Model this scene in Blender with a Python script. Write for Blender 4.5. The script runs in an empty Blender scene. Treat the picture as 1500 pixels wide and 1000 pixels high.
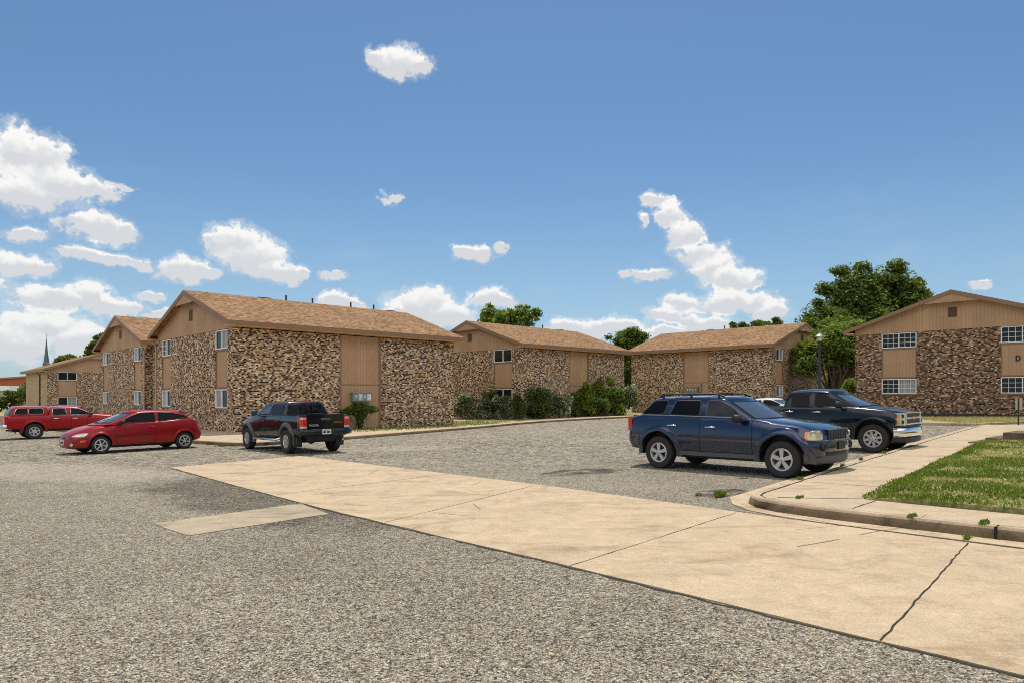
import bpy, bmesh, math, random
import numpy as np
from mathutils import Vector, Matrix
R = math.radians
scene = bpy.context.scene
COL = scene.collection
random.seed(7)
RNG = np.random.default_rng(7)

# ------------------------------------------------------------------ helpers
def tag(o, label=None, cat=None, group=None, kind=None):
    if label: o['label'] = label
    if cat: o['category'] = cat
    if group: o['group'] = group
    if kind: o['kind'] = kind
    return o

def empty(name, loc=(0, 0, 0), parent=None, label=None, cat=None, group=None, rz=0.0):
    o = bpy.data.objects.new(name, None)
    COL.objects.link(o)
    o.location = loc
    o.rotation_euler = (0, 0, rz)
    o.empty_display_size = .2
    if parent: o.parent = parent
    return tag(o, label, cat, group)

class MB:
    """collects geometry for one mesh object"""
    def __init__(s): s.v = []; s.f = []; s.m = []; s.mi = 0
    def add(s, vs, fs, mi=None):
        b = len(s.v); s.v += [tuple(p) for p in vs]
        for f in fs:
            s.f.append([b + i for i in f]); s.m.append(s.mi if mi is None else mi)
    def box(s, a, b, mi=None, fn=None):
        (x0, y0, z0), (x1, y1, z1) = a, b
        vs = [(x0,y0,z0),(x1,y0,z0),(x1,y1,z0),(x0,y1,z0),(x0,y0,z1),(x1,y0,z1),(x1,y1,z1),(x0,y1,z1)]
        if fn: vs = [fn(*p) for p in vs]
        s.add(vs, [(3,2,1,0),(4,5,6,7),(0,1,5,4),(1,2,6,5),(2,3,7,6),(3,0,4,7)], mi)
    def prism(s, poly, lo, hi, fn, mi=None):
        """poly of 2d points extruded between lo and hi, fn(p,q,h)->xyz"""
        n = len(poly)
        vs = [fn(p, q, lo) for p, q in poly] + [fn(p, q, hi) for p, q in poly]
        fs = [list(range(n))[::-1], list(range(n, 2*n))] + [(i, (i+1) % n, n+(i+1) % n, n+i) for i in range(n)]
        s.add(vs, fs, mi)
    def tube(s, pts, rads, n=8, mi=None, cap=True):
        pts = [Vector(p) for p in pts]
        if not hasattr(rads, '__len__'): rads = [rads]*len(pts)
        vs = []; fs = []; up = None
        for i, p in enumerate(pts):
            t = (pts[min(i+1, len(pts)-1)] - pts[max(i-1, 0)]).normalized()
            if up is None:
                up = Vector((0, 0, 1)) if abs(t.z) < .9 else Vector((1, 0, 0))
            x = t.cross(up).normalized(); y = x.cross(t).normalized(); up = y
            for k in range(n):
                a = 2*math.pi*k/n
                vs.append(p + (x*math.cos(a) + y*math.sin(a))*rads[i])
        for i in range(len(pts)-1):
            for k in range(n):
                k2 = (k+1) % n
                fs.append((i*n+k, i*n+k2, (i+1)*n+k2, (i+1)*n+k))
        if cap:
            fs.append(tuple(range(n))); fs.append(tuple(range((len(pts)-1)*n, len(pts)*n))[::-1])
        s.add(vs, fs, mi)
    def lathe(s, prof, n=24, fn=lambda r, h, c, sn: (r*c, r*sn, h), mi=None, closed=False):
        vs = []; fs = []; m = len(prof)
        for k in range(n):
            a = 2*math.pi*k/n
            for r, h in prof: vs.append(fn(r, h, math.cos(a), math.sin(a)))
        mm = m if closed else m-1
        for k in range(n):
            k2 = (k+1) % n
            for i in range(mm):
                j = (i+1) % m
                fs.append((k*m+i, k2*m+i, k2*m+j, k*m+j))
        s.add(vs, fs, mi)
    def build(s, name, mats, parent=None, smooth=None, fix=True):
        me = bpy.data.meshes.new(name)
        me.from_pydata(s.v, [], s.f)
        if not isinstance(mats, (list, tuple)): mats = [mats]
        for m in mats: me.materials.append(m)
        if len(mats) > 1: me.polygons.foreach_set('material_index', s.m)
        if fix:
            bm = bmesh.new(); bm.from_mesh(me)
            bmesh.ops.recalc_face_normals(bm, faces=bm.faces)
            bm.to_mesh(me); bm.free()
        if smooth is not None:
            me.polygons.foreach_set('use_smooth', [True]*len(me.polygons))
            me.set_sharp_from_angle(angle=R(smooth))
        me.update()
        o = bpy.data.objects.new(name, me)
        COL.objects.link(o)
        if parent: o.parent = parent
        return o

def copy_tree(o, parent=None):
    c = o.copy(); COL.objects.link(c)
    c.parent = parent
    for ch in list(o.children): copy_tree(ch, c)
    return c

# ------------------------------------------------------------------ materials
def new_mat(name):
    m = bpy.data.materials.new(name); m.use_nodes = True
    nt = m.node_tree; nt.nodes.clear()
    out = nt.nodes.new('ShaderNodeOutputMaterial')
    b = nt.nodes.new('ShaderNodeBsdfPrincipled')
    nt.links.new(b.outputs[0], out.inputs[0])
    return m, nt, b

class N:
    """tiny node-graph helper"""
    def __init__(s, nt): s.nt = nt
    def node(s, t, **kw):
        n = s.nt.nodes.new(t)
        for k, v in kw.items(): setattr(n, k, v)
        return n
    def put(s, sock, v):
        if isinstance(v, bpy.types.NodeSocket): s.nt.links.new(v, sock)
        elif v is not None:
            if hasattr(sock.default_value, '__len__') and not hasattr(v, '__len__'):
                sock.default_value = [v]*len(sock.default_value)
            elif hasattr(sock.default_value, '__len__') and len(sock.default_value) == 4 and len(v) == 3:
                sock.default_value = (*v, 1)
            else: sock.default_value = v
    def m(s, op, a, b=None, c=None, clamp=False):
        n = s.node('ShaderNodeMath', operation=op, use_clamp=clamp)
        s.put(n.inputs[0], a)
        if b is not None: s.put(n.inputs[1], b)
        if c is not None: s.put(n.inputs[2], c)
        return n.outputs[0]
    def vm(s, op, a, b=None, out=0):
        n = s.node('ShaderNodeVectorMath', operation=op)
        s.put(n.inputs[0], a)
        if b is not None: s.put(n.inputs[1], b)
        return n.outputs['Value'] if op in ('DOT_PRODUCT', 'LENGTH') else n.outputs[0]
    def xyz(s, x, y, z=0.0):
        n = s.node('ShaderNodeCombineXYZ')
        s.put(n.inputs[0], x); s.put(n.inputs[1], y); s.put(n.inputs[2], z)
        return n.outputs[0]
    def sep(s, v):
        n = s.node('ShaderNodeSeparateXYZ'); s.put(n.inputs[0], v); return n.outputs
    def mix(s, f, a, b, bt='MIX'):
        n = s.node('ShaderNodeMix', data_type='RGBA', blend_type=bt)
        s.put(n.inputs[0], f); s.put(n.inputs[6], a); s.put(n.inputs[7], b)
        return n.outputs[2]
    def noise(s, v, sc, det=3.0, rough=.55, dist=0.0, out=0, norm=True):
        n = s.node('ShaderNodeTexNoise'); n.normalize = norm
        if v is not None: s.put(n.inputs['Vector'], v)
        n.inputs['Scale'].default_value = sc; n.inputs['Detail'].default_value = det
        n.inputs['Roughness'].default_value = rough; n.inputs['Distortion'].default_value = dist
        return n.outputs[out]
    def voro(s, v, sc, feature='F1', out='Distance', rand=1.0):
        n = s.node('ShaderNodeTexVoronoi', feature=feature)
        if v is not None: s.put(n.inputs['Vector'], v)
        n.inputs['Scale'].default_value = sc; n.inputs['Randomness'].default_value = rand
        return n.outputs[out]
    def white(s, v, out='Value'):
        n = s.node('ShaderNodeTexWhiteNoise', noise_dimensions='3D')
        s.put(n.inputs['Vector'], v); return n.outputs[out]
    def ramp(s, f, stops, interp='LINEAR'):
        n = s.node('ShaderNodeValToRGB'); cr = n.color_ramp; cr.interpolation = interp
        while len(cr.elements) < len(stops): cr.elements.new(.5)
        for e, (p, c) in zip(cr.elements, stops):
            e.position = p; e.color = (*c, 1) if hasattr(c, '__len__') else (c, c, c, 1)
        s.put(n.inputs[0], f); return n.outputs[0]
    def smooth(s, v, a, b):
        n = s.node('ShaderNodeMapRange', interpolation_type='SMOOTHSTEP')
        s.put(n.inputs[0], v); s.put(n.inputs[1], a); s.put(n.inputs[2], b)
        return n.outputs[0]
    def bump(s, h, st=.3, d=.01, normal=None):
        n = s.node('ShaderNodeBump'); s.put(n.inputs['Height'], h)
        n.inputs['Strength'].default_value = st; n.inputs['Distance'].default_value = d
        if normal is not None: s.put(n.inputs['Normal'], normal)
        return n.outputs[0]
    def obj(s): return s.node('ShaderNodeTexCoord').outputs['Object']
    def geo(s, k): return s.node('ShaderNodeNewGeometry').outputs[k]

def plain(name, col, rough=.5, metal=0.0, coat=0.0, var=.12, scale=6.0, spec=.5, bump=0.0):
    m, nt, b = new_mat(name); n = N(nt)
    co = n.obj()
    f = n.noise(co, scale, 4)
    c0 = tuple(c*(1-var) for c in col); c1 = tuple(min(1, c*(1+var)) for c in col)
    n.put(b.inputs['Base Color'], n.mix(f, c0, c1))
    n.put(b.inputs['Roughness'], n.m('ADD', n.m('MULTIPLY', f, .12), rough-.06, clamp=True))
    b.inputs['Metallic'].default_value = metal
    b.inputs['Specular IOR Level'].default_value = spec
    if coat: b.inputs['Coat Weight'].default_value = coat; b.inputs['Coat Roughness'].default_value = .04
    if bump: n.put(b.inputs['Normal'], n.bump(n.noise(co, scale*8, 3), bump, .01))
    return m

def paint(name, col, metal=.35, rough=.32, dust=.25, coat=.62, cior=1.5):
    m, nt, b = new_mat(name); n = N(nt)
    co = n.obj(); z = n.sep(co)[2]
    g = n.noise(co, 3.0, 5, .6)
    low = n.smooth(z, .75, .25)
    d = n.m('MULTIPLY', n.m('MULTIPLY', low, g), dust*1.6, clamp=True)
    d = n.m('ADD', d, n.m('MULTIPLY', g, .004), clamp=True)
    n.put(b.inputs['Base Color'], n.mix(d, col, (.24, .2, .16)))
    b.inputs['Metallic'].default_value = metal
    n.put(b.inputs['Roughness'], n.m('ADD', rough, n.m('MULTIPLY', d, .5)))
    n.put(b.inputs['Coat Weight'], n.m('SUBTRACT', coat, n.m('MULTIPLY', d, 1.0), clamp=True)); b.inputs['Coat IOR'].default_value = cior; b.inputs['Specular IOR Level'].default_value = .25
    b.inputs['Coat Roughness'].default_value = .035
    return m

def brick_mat(name, stops, mortar, bw=.235, bh=.078, dark_clump=.12):
    m, nt, b = new_mat(name); n = N(nt)
    tc = n.node('ShaderNodeTexCoord')
    x, y, z = n.sep(tc.outputs['Object'])
    nx, ny, nz = n.sep(tc.outputs['Normal'])
    f = n.m('GREATER_THAN', n.m('ABSOLUTE', nx), n.m('ABSOLUTE', ny))
    u = n.m('ADD', n.m('MULTIPLY', x, n.m('SUBTRACT', 1.0, f)), n.m('MULTIPLY', n.m('ADD', y, 31.7), f))
    row = n.m('FLOOR', n.m('DIVIDE', n.m('ADD', z, 5.0), bh))
    off = n.m('MULTIPLY', n.m('MODULO', row, 2.0), .5)
    uu = n.m('ADD', n.m('DIVIDE', n.m('ADD', u, 50.0), bw), off)
    idx = n.m('FLOOR', uu)
    fu = n.m('FRACT', uu); fv = n.m('FRACT', n.m('DIVIDE', n.m('ADD', z, 5.0), bh))
    key = n.xyz(idx, row, 3.0)
    rnd = n.white(key)
    cl = n.noise(n.xyz(n.m('MULTIPLY', u, 1.0), z, 0), 2.6, 3)
    rr = n.m('ADD', rnd, n.m('MULTIPLY', n.m('SUBTRACT', cl, .5), dark_clump*4), clamp=True)
    col = n.ramp(rr, stops, 'CONSTANT')
    tone = n.white(n.xyz(idx, row, 9.0))
    col = n.mix(1.0, col, n.ramp(tone, [(0, .72), (1, 1.25)]), 'MULTIPLY')
    fine = n.noise(tc.outputs['Object'], 40, 3)
    col = n.mix(.5, col, n.ramp(fine, [(.2, .6), (.8, 1.25)]), 'MULTIPLY')
    mw, mh = .04, .10
    eu = n.m('MINIMUM', fu, n.m('SUBTRACT', 1.0, fu)); ev = n.m('MINIMUM', fv, n.m('SUBTRACT', 1.0, fv))
    mor = n.m('MULTIPLY', n.m('GREATER_THAN', eu, mw), n.m('GREATER_THAN', ev, mh))
    col = n.mix(mor, mortar, col)
    wear = n.noise(tc.outputs['Object'], .7, 4)
    col = n.mix(.6, col, n.ramp(wear, [(.3, .9), (.7, 1.06)]), 'MULTIPLY')
    n.put(b.inputs['Base Color'], col)
    b.inputs['Roughness'].default_value = .9; b.inputs['Specular IOR Level'].default_value = .2
    h = n.m('ADD', n.m('MULTIPLY', mor, n.m('ADD', .6, n.m('MULTIPLY', rnd, .4))), n.m('MULTIPLY', fine, .2))
    n.put(b.inputs['Normal'], n.bump(h, .8, .015))
    return m

def siding_mat(name, col, pitch=.2):
    m, nt, b = new_mat(name); n = N(nt)
    tc = n.node('ShaderNodeTexCoord')
    x, y, z = n.sep(tc.outputs['Object']); nx, ny, nz = n.sep(tc.outputs['Normal'])
    f = n.m('GREATER_THAN', n.m('ABSOLUTE', nx), n.m('ABSOLUTE', ny))
    u = n.m('ADD', n.m('MULTIPLY', x, n.m('SUBTRACT', 1.0, f)), n.m('MULTIPLY', y, f))
    fu = n.m('FRACT', n.m('DIVIDE', n.m('ADD', u, 40.0), pitch))
    e = n.m('MINIMUM', fu, n.m('SUBTRACT', 1.0, fu))
    g = n.smooth(e, .02, .07)
    grain = n.noise(n.vm('MULTIPLY', tc.outputs['Object'], (14, 14, .8)), 2.0, 4)
    stain = n.noise(tc.outputs['Object'], .6, 4)
    bid = n.white(n.xyz(n.m('FLOOR', n.m('DIVIDE', u, pitch*3)), 1.0, 2.0))
    c = n.mix(grain, tuple(k*.86 for k in col), tuple(k*1.1 for k in col))
    c = n.mix(.7, c, n.ramp(stain, [(.3, .82), (.7, 1.1)]), 'MULTIPLY')
    c = n.mix(.5, c, n.ramp(bid, [(0, .88), (1, 1.1)]), 'MULTIPLY')
    c = n.mix(g, tuple(k*.66 for k in col), c)
    n.put(b.inputs['Base Color'], c)
    b.inputs['Roughness'].default_value = .75; b.inputs['Specular IOR Level'].default_value = .3
    n.put(b.inputs['Normal'], n.bump(g, .3, .01))
    return m

def shingle_mat(name, stops):
    m, nt, b = new_mat(name); n = N(nt)
    co = n.obj(); x, y, z = n.sep(co)
    rowf = n.m('DIVIDE', z, .045)
    row = n.m('FLOOR', rowf); fv = n.m('FRACT', rowf)
    off = n.white(n.xyz(row, 4.0, 1.0))
    uu = n.m('ADD', n.m('DIVIDE', n.m('ADD', x, 60.0), .19), n.m('MULTIPLY', off, 7.0))
    idx = n.m('FLOOR', uu)
    rnd = n.white(n.xyz(idx, row, 5.0))
    col = n.ramp(rnd, stops)
    big = n.noise(co, .55, 4); med = n.noise(co, 3.5, 3)
    col = n.mix(.8, col, n.ramp(big, [(.3, .78), (.7, 1.15)]), 'MULTIPLY')
    col = n.mix(.5, col, n.ramp(med, [(.3, .8), (.7, 1.15)]), 'MULTIPLY')
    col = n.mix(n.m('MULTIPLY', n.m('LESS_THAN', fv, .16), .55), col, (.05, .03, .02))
    gr = n.noise(co, 60, 2)
    col = n.mix(.5, col, n.ramp(gr, [(.3, .7), (.7, 1.2)]), 'MULTIPLY')
    n.put(b.inputs['Base Color'], col)
    b.inputs['Roughness'].default_value = .95; b.inputs['Specular IOR Level'].default_value = .15
    n.put(b.inputs['Normal'], n.bump(n.m('ADD', n.m('SUBTRACT', 1.0, fv), n.m('MULTIPLY', rnd, .5)), .6, .015))
    return m

def pane_mat(name, kind):
    m, nt, b = new_mat(name); n = N(nt)
    co = n.obj(); x, y, z = n.sep(co)
    if kind == 'dark':
        c = n.mix(n.noise(co, 1.3, 2), (.006, .007, .009), (.03, .03, .032))
    elif kind == 'blind':
        w = n.m('FRACT', n.m('DIVIDE', n.m('ADD', z, 3.0), .05))
        c = n.mix(n.m('GREATER_THAN', w, .78), (.34, .33, .32), (.12, .12, .12))
    else:
        w = n.m('SINE', n.m('MULTIPLY', n.m('ADD', x, y), 45.0))
        c = n.mix(n.m('MULTIPLY_ADD', w, .5, .5), (.22, .21, .2), (.42, .41, .4))
    n.put(b.inputs['Base Color'], c)
    b.inputs['Roughness'].default_value = .03 if kind == 'dark' else .08
    b.inputs['Specular IOR Level'].default_value = .35 if kind == 'dark' else .4
    return m

def leaf_mat(name, cols, trans=.35, rough=.5):
    m = bpy.data.materials.new(name); m.use_nodes = True
    nt = m.node_tree; nt.nodes.clear(); n = N(nt)
    out = n.node('ShaderNodeOutputMaterial')
    r = n.geo('Random Per Island')
    big = n.noise(n.obj(), .9, 3)
    f = n.m('ADD', n.m('MULTIPLY', r, .65), n.m('MULTIPLY', n.m('SUBTRACT', big, .5), 1.1), clamp=True)
    c = n.ramp(n.m('ADD', f, .1, clamp=True), [(i/(len(cols)-1), k) for i, k in enumerate(cols)])
    b = n.node('ShaderNodeBsdfPrincipled')
    n.put(b.inputs['Base Color'], c); b.inputs['Roughness'].default_value = rough
    b.inputs['Specular IOR Level'].default_value = .18
    t = n.node('ShaderNodeBsdfTranslucent')
    n.put(t.inputs[0], n.mix(1.0, c, (1.15, 1.3, .55), 'MULTIPLY'))
    mx = n.node('ShaderNodeMixShader'); mx.inputs[0].default_value = trans
    nt.links.new(b.outputs[0], mx.inputs[1]); nt.links.new(t.outputs[0], mx.inputs[2])
    nt.links.new(mx.outputs[0], out.inputs[0])
    return m

def concrete_mat(name, base, stain=(.25, .18, .1), amt=.5):
    m, nt, b = new_mat(name); n = N(nt)
    co = n.obj()
    big = n.noise(co, .55, 5, .6); med = n.noise(co, 3.0, 5, .65, .4); fine = n.noise(co, 70, 3, .6)
    c = n.mix(big, tuple(k*.86 for k in base), tuple(min(1, k*1.1) for k in base))
    s = n.m('MULTIPLY', n.smooth(n.noise(n.vm('MULTIPLY', co, (1, 1.0, 1)), 1.1, 6, .7, .8), .48, .8), amt)
    c = n.mix(s, c, stain)
    rot = n.node('ShaderNodeMapping'); n.put(rot.inputs['Vector'], co); rot.inputs['Rotation'].default_value = (0, 0, R(47)); rot.inputs['Scale'].default_value = (.45, 2.2, 1)
    st = n.noise(rot.outputs[0], 1.0, 6, .68, .5)
    c = n.mix(n.m('MULTIPLY', n.smooth(st, .50, .74), amt*.7), c, stain)
    c = n.mix(n.m('MULTIPLY', n.smooth(st, .42, .25), .30), c, tuple(min(1, k*1.25) for k in base))
    ck = n.voro(n.vm('ADD', co, n.vm('MULTIPLY', n.vm('SUBTRACT', n.node('ShaderNodeTexNoise').outputs['Color'], (.5, .5, .5)), (.6, .6, 0))), .33, 'DISTANCE_TO_EDGE')
    ckm = n.m('MULTIPLY', n.m('LESS_THAN', ck, .0022), n.m('GREATER_THAN', n.noise(co, .35, 2), .56))
    c = n.mix(n.m('MULTIPLY', ckm, .7), c, (.06, .045, .03))
    c = n.mix(.6, c, n.ramp(med, [(.3, .76), (.7, 1.14)]), 'MULTIPLY')
    c = n.mix(.35, c, n.ramp(n.noise(co, 18, 4, .7), [(.3, .75), (.7, 1.15)]), 'MULTIPLY')
    c = n.mix(.75, c, n.ramp(fine, [(.25, .6), (.6, 1.14)]), 'MULTIPLY')
    sp = n.m('LESS_THAN', n.voro(co, 22.0), .10)
    pick = n.m('GREATER_THAN', n.noise(co, 5.0, 2), .55)
    c = n.mix(n.m('MULTIPLY', n.m('MULTIPLY', sp, pick), .6), c, (.07, .055, .04))
    n.put(b.inputs['Base Color'], c)
    b.inputs['Roughness'].default_value = .92; b.inputs['Specular IOR Level'].default_value = .2
    n.put(b.inputs['Normal'], n.bump(n.m('ADD', fine, med), .25, .006))
    return m

def gravel_mat(name):
    m, nt, b = new_mat(name); n = N(nt)
    co = n.obj(); x, y, z = n.sep(co)
    v2 = n.xyz(x, y, 0)
    warp = n.node('ShaderNodeTexNoise'); n.put(warp.inputs['Vector'], v2); warp.inputs['Scale'].default_value = 30
    wv = n.vm('ADD', v2, n.vm('MULTIPLY', n.vm('SUBTRACT', warp.outputs['Color'], (.5, .5, .5)), (.02, .02, 0)))
    d1 = n.voro(wv, 84.0); c1 = n.voro(wv, 84.0, out='Color')
    c2 = n.voro(wv, 40.0, out='Color'); d2 = n.voro(wv, 40.0)
    r1 = n.sep(c1)[0]; r2 = n.sep(c2)[0]
    val = n.m('ADD', n.m('MULTIPLY', r1, .62), n.m('MULTIPLY', r2, .38))
    mid = n.noise(v2, 9.0, 4, .7); patch = n.noise(v2, .22, 5, .6, .3); p2 = n.noise(v2, 1.4, 5, .65)
    # darker, fresher asphalt beside the concrete strip, oil stained patch in the bays
    def blob(cx, cy, rx, ry, ang):
        ca, sa = math.cos(ang), math.sin(ang)
        dx = n.m('SUBTRACT', x, cx); dy = n.m('SUBTRACT', y, cy)
        a = n.m('DIVIDE', n.m('ADD', n.m('MULTIPLY', dx, ca), n.m('MULTIPLY', dy, sa)), rx)
        c = n.m('DIVIDE', n.m('SUBTRACT', n.m('MULTIPLY', dy, ca), n.m('MULTIPLY', dx, sa)), ry)
        q = n.m('ADD', n.m('MULTIPLY', a, a), n.m('MULTIPLY', c, c))
        return n.smooth(n.m('ADD', q, n.m('MULTIPLY', n.m('SUBTRACT', p2, .5), 1.6)), 1.25, .35)
    dark = n.m('MAXIMUM', blob(-4.6, 11.9, 4.6, 1.3, R(-47)), n.m('MULTIPLY', blob(-.9, 6.8, 3.6, 1.3, R(-47)), .22))
    dust = n.m('MAXIMUM', blob(-11.5, 17.2, 4.5, 1.6, R(-30)), n.m('MULTIPLY', blob(-5.0, 23.0, 4.0, 1.5, R(20)), .7))
    oil = n.m('MULTIPLY', n.smooth(n.m('MULTIPLY', n.m('MAXIMUM', blob(1.6, 15.2, 1.3, .7, R(20)), blob(3.5, 11.6, .9, .45, R(40))),
              n.noise(v2, 2.2, 4)), .3, .6), .8)
    far = n.smooth(y, 10.0, 24.0)
    lvl = n.m('ADD', n.m('MULTIPLY', n.m('SUBTRACT', patch, .5), .34), n.m('MULTIPLY', n.m('SUBTRACT', p2, .5), .17))
    val = n.m('ADD', val, n.m('MULTIPLY', n.m('SUBTRACT', mid, .5), .38))
    val = n.m('ADD', n.m('ADD', val, lvl), n.m('ADD', n.m('MULTIPLY', dark, -.24), n.m('MULTIPLY', dust, .12)))
    c3 = n.sep(n.voro(wv, 15.0, out='Color'))[0]; c4 = n.sep(n.voro(wv, 5.0, out='Color'))[1]
    val = n.m('ADD', val, n.m('MULTIPLY', far, n.m('ADD', n.m('MULTIPLY', n.m('SUBTRACT', c3, .5), .72), n.m('MULTIPLY', n.m('SUBTRACT', c4, .5), .34))))
    col = n.ramp(val, [(.06, (.03, .025, .018)), (.26, (.14, .12, .088)), (.42, (.34, .295, .222)), (.60, (.50, .435, .33)), (.86, (.72, .645, .50))])
    spk = n.m('MULTIPLY', n.m('LESS_THAN', n.voro(wv, 7.5), .17), n.m('MULTIPLY', far, n.m('GREATER_THAN', n.noise(v2, 3.0, 3), .47)))
    col = n.mix(n.m('MULTIPLY', spk, .62), col, (.045, .038, .03))
    tint = n.sep(c2)[2]
    col = n.mix(n.m('MULTIPLY', n.m('GREATER_THAN', tint, .86), .5), col, (.3, .19, .11))
    col = n.mix(n.m('MULTIPLY', n.smooth(d1, .42, .66), .6), col, (.02, .018, .015))
    col = n.mix(n.m('MULTIPLY', dust, .7), col, n.mix(.35, col, (.46, .40, .30)))
    col = n.mix(oil, col, (.03, .024, .016))
    n.put(b.inputs['Base Color'], col)
    b.inputs['Roughness'].default_value = .93; b.inputs['Specular IOR Level'].default_value = .25
    h = n.m('ADD', n.m('SUBTRACT', 1.0, d1), n.m('MULTIPLY', n.m('SUBTRACT', 1.0, d2), .9))
    n.put(b.inputs['Normal'], n.bump(h, .85, .02))
    return m

def turf_mat(name, dry=.4):
    m, nt, b = new_mat(name); n = N(nt)
    co = n.obj()
    f = n.noise(co, 1.2, 5, .7); g = n.noise(co, 14, 4, .7)
    green = n.mix(g, (.08, .11, .02), (.2, .24, .06))
    straw = n.mix(g, (.26, .21, .1), (.5, .42, .25))
    k = n.smooth(n.m('ADD', f, n.m('MULTIPLY', n.m('SUBTRACT', g, .5), .5)), .62-dry*.4, .85-dry*.4)
    n.put(b.inputs['Base Color'], n.mix(k, green, straw))
    b.inputs['Roughness'].default_value = .95; b.inputs['Specular IOR Level'].default_value = .1
    n.put(b.inputs['Normal'], n.bump(n.noise(co, 50, 3), .8, .04))
    return m

M = {}
M['brick'] = brick_mat('mottled_brick', [(0, (.012, .009, .008)), (.24, (.06, .034, .022)), (.31, (.24, .105, .058)), (.40, (.37, .215, .125)),
                                          (.54, (.52, .325, .185)), (.70, (.68, .475, .29)), (.86, (.88, .69, .46))], (.46, .335, .22), .125, .078, .0)
M['brick_red'] = brick_mat('mottled_brown_brick', [(0, (.012, .009, .008)), (.24, (.06, .03, .02)), (.35, (.18, .078, .045)), (.50, (.28, .135, .078)),
                                          (.64, (.36, .21, .13)), (.80, (.5, .34, .215)), (.93, (.70, .55, .38))], (.36, .25, .16), .125, .076, .0)
M['brick_tan'] = brick_mat('tan_brick', [(0, (.40, .27, .15)), (.2, (.5, .35, .2)), (.6, (.58, .42, .25)), (.9, (.64, .48, .3))], (.5, .4, .27), dark_clump=.02)
M['siding'] = siding_mat('brown_siding', (.51, .31, .175))
M['vent'] = plain('vent_brown', (.10, .05, .03), .8, var=.2)
M['trim'] = plain('brown_trim', (.27, .155, .09), .6, var=.1)
M['soffit'] = plain('bounce_lit_soffit', (.55, .32, .13), .7, var=.06)  # yellowish light bounced off the ground is put into this colour
M['shingle'] = shingle_mat('brown_shingles', [(0, (.16, .08, .036)), (.45, (.265, .148, .072)), (.8, (.36, .215, .108)), (1, (.30, .20, .115))])
M['downspout'] = plain('tan_downspout', (.46, .31, .2), .55, var=.08)
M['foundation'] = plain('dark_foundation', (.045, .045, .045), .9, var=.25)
M['worn'] = concrete_mat('worn_concrete', (.40, .325, .225), (.14, .11, .075), 1.0)
M['white'] = plain('white_frame', (.86, .85, .83), .45, var=.04)
M['pane_dark'] = pane_mat('dark_pane', 'dark'); M['pane_blind'] = pane_mat('blind_pane', 'blind'); M['pane_curtain'] = pane_mat('curtain_pane', 'curtain')
M['black'] = plain('black_plastic', (.022, .022, .024), .5, var=.2, spec=.4)
M['grey_plastic'] = plain('weathered_grey_plastic', (.085, .083, .082), .62, var=.2)
M['rubber'] = plain('tyre_rubber', (.038, .035, .033), .85, var=.25, spec=.25)
M['alloy'] = plain('alloy', (.62, .61, .59), .32, .75, var=.08)
M['steel'] = plain('painted_steel_wheel', (.58, .57, .55), .4, .4, var=.06)
M['chrome'] = plain('chrome', (.78, .78, .77), .09, 1.0, var=.03)
M['glass'] = plain('tinted_glass', (.004, .005, .007), .03, var=.2, spec=.14)
M['glass_clear'] = plain('windscreen_glass', (.05, .065, .09), .03, var=.25, spec=.95)
M['seat'] = plain('window_interior', (.045, .046, .05), .05, var=.8, scale=5, spec=.2)
M['red_lamp'] = plain('red_lens', (.5, .02, .012), .12, coat=1, var=.15)
M['amber'] = plain('amber_lens', (.75, .2, .015), .12, coat=1, var=.1)
M['lens'] = plain('clear_lens', (.62, .6, .53), .1, .25, coat=1, var=.1, scale=20)
M['lens_yellow'] = plain('yellowed_lens', (.5, .44, .27), .18, .15, coat=.6, var=.12, scale=20)
M['plate'] = plain('plate_white', (.66, .66, .64), .4, var=.05)
M['dark_metal'] = plain('dark_metal', (.035, .035, .038), .45, .3)
M['galv'] = plain('galvanised', (.34, .34, .33), .45, .6, var=.1)
M['bark'] = plain('bark', (.14, .095, .06), .95, var=.35, scale=9, bump=.8)
M['concrete'] = concrete_mat('tan_concrete', (.49, .378, .25), (.24, .165, .095), amt=.9)
M['sidewalk'] = concrete_mat('pavement_concrete', (.475, .37, .25), (.26, .185, .11), amt=.65)
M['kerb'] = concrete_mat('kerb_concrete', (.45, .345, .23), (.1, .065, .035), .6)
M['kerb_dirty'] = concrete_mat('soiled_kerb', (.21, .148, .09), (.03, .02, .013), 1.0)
M['joint'] = plain('joint_dirt', (.022, .017, .011), .95, var=.4, scale=30)
M['gravel'] = gravel_mat('chip_seal')
M['turf'] = turf_mat('turf', .62); M['turf_dry'] = turf_mat('dry_turf', .8)
M['blade'] = leaf_mat('grass_blade', [(.07, .11, .014), (.13, .18, .026), (.2, .24, .045), (.45, .40, .2)], .4, .7)
M['blade_dry'] = leaf_mat('dry_grass_blade', [(.3, .25, .1), (.45, .37, .2), (.55, .47, .28)], .4, .8)
M['leaf_dark'] = leaf_mat('dark_leaf', [(0.044, 0.072, 0.015), (0.105, 0.144, 0.03), (0.193, 0.232, 0.053), (0.385, 0.384, 0.135)], .45, .62)
M['leaf_light'] = leaf_mat('light_leaf', [(0.068, 0.1, 0.017), (0.149, 0.206, 0.036), (0.257, 0.319, 0.06), (0.405, 0.438, 0.108)], .45, .62)
M['leaf_silver'] = leaf_mat('silvery_leaf', [(.03, .05, .018), (.09, .125, .045), (.24, .27, .16), (.55, .55, .45), (.8, .8, .7)], .3, .5)
M['leaf_mid'] = leaf_mat('mid_leaf', [(0.038, 0.068, 0.016), (0.095, 0.136, 0.029), (0.19, 0.238, 0.051), (0.342, 0.374, 0.104)], .45, .62)
M['twig'] = plain('dry_twig', (.3, .24, .18), .9, var=.3)

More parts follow.
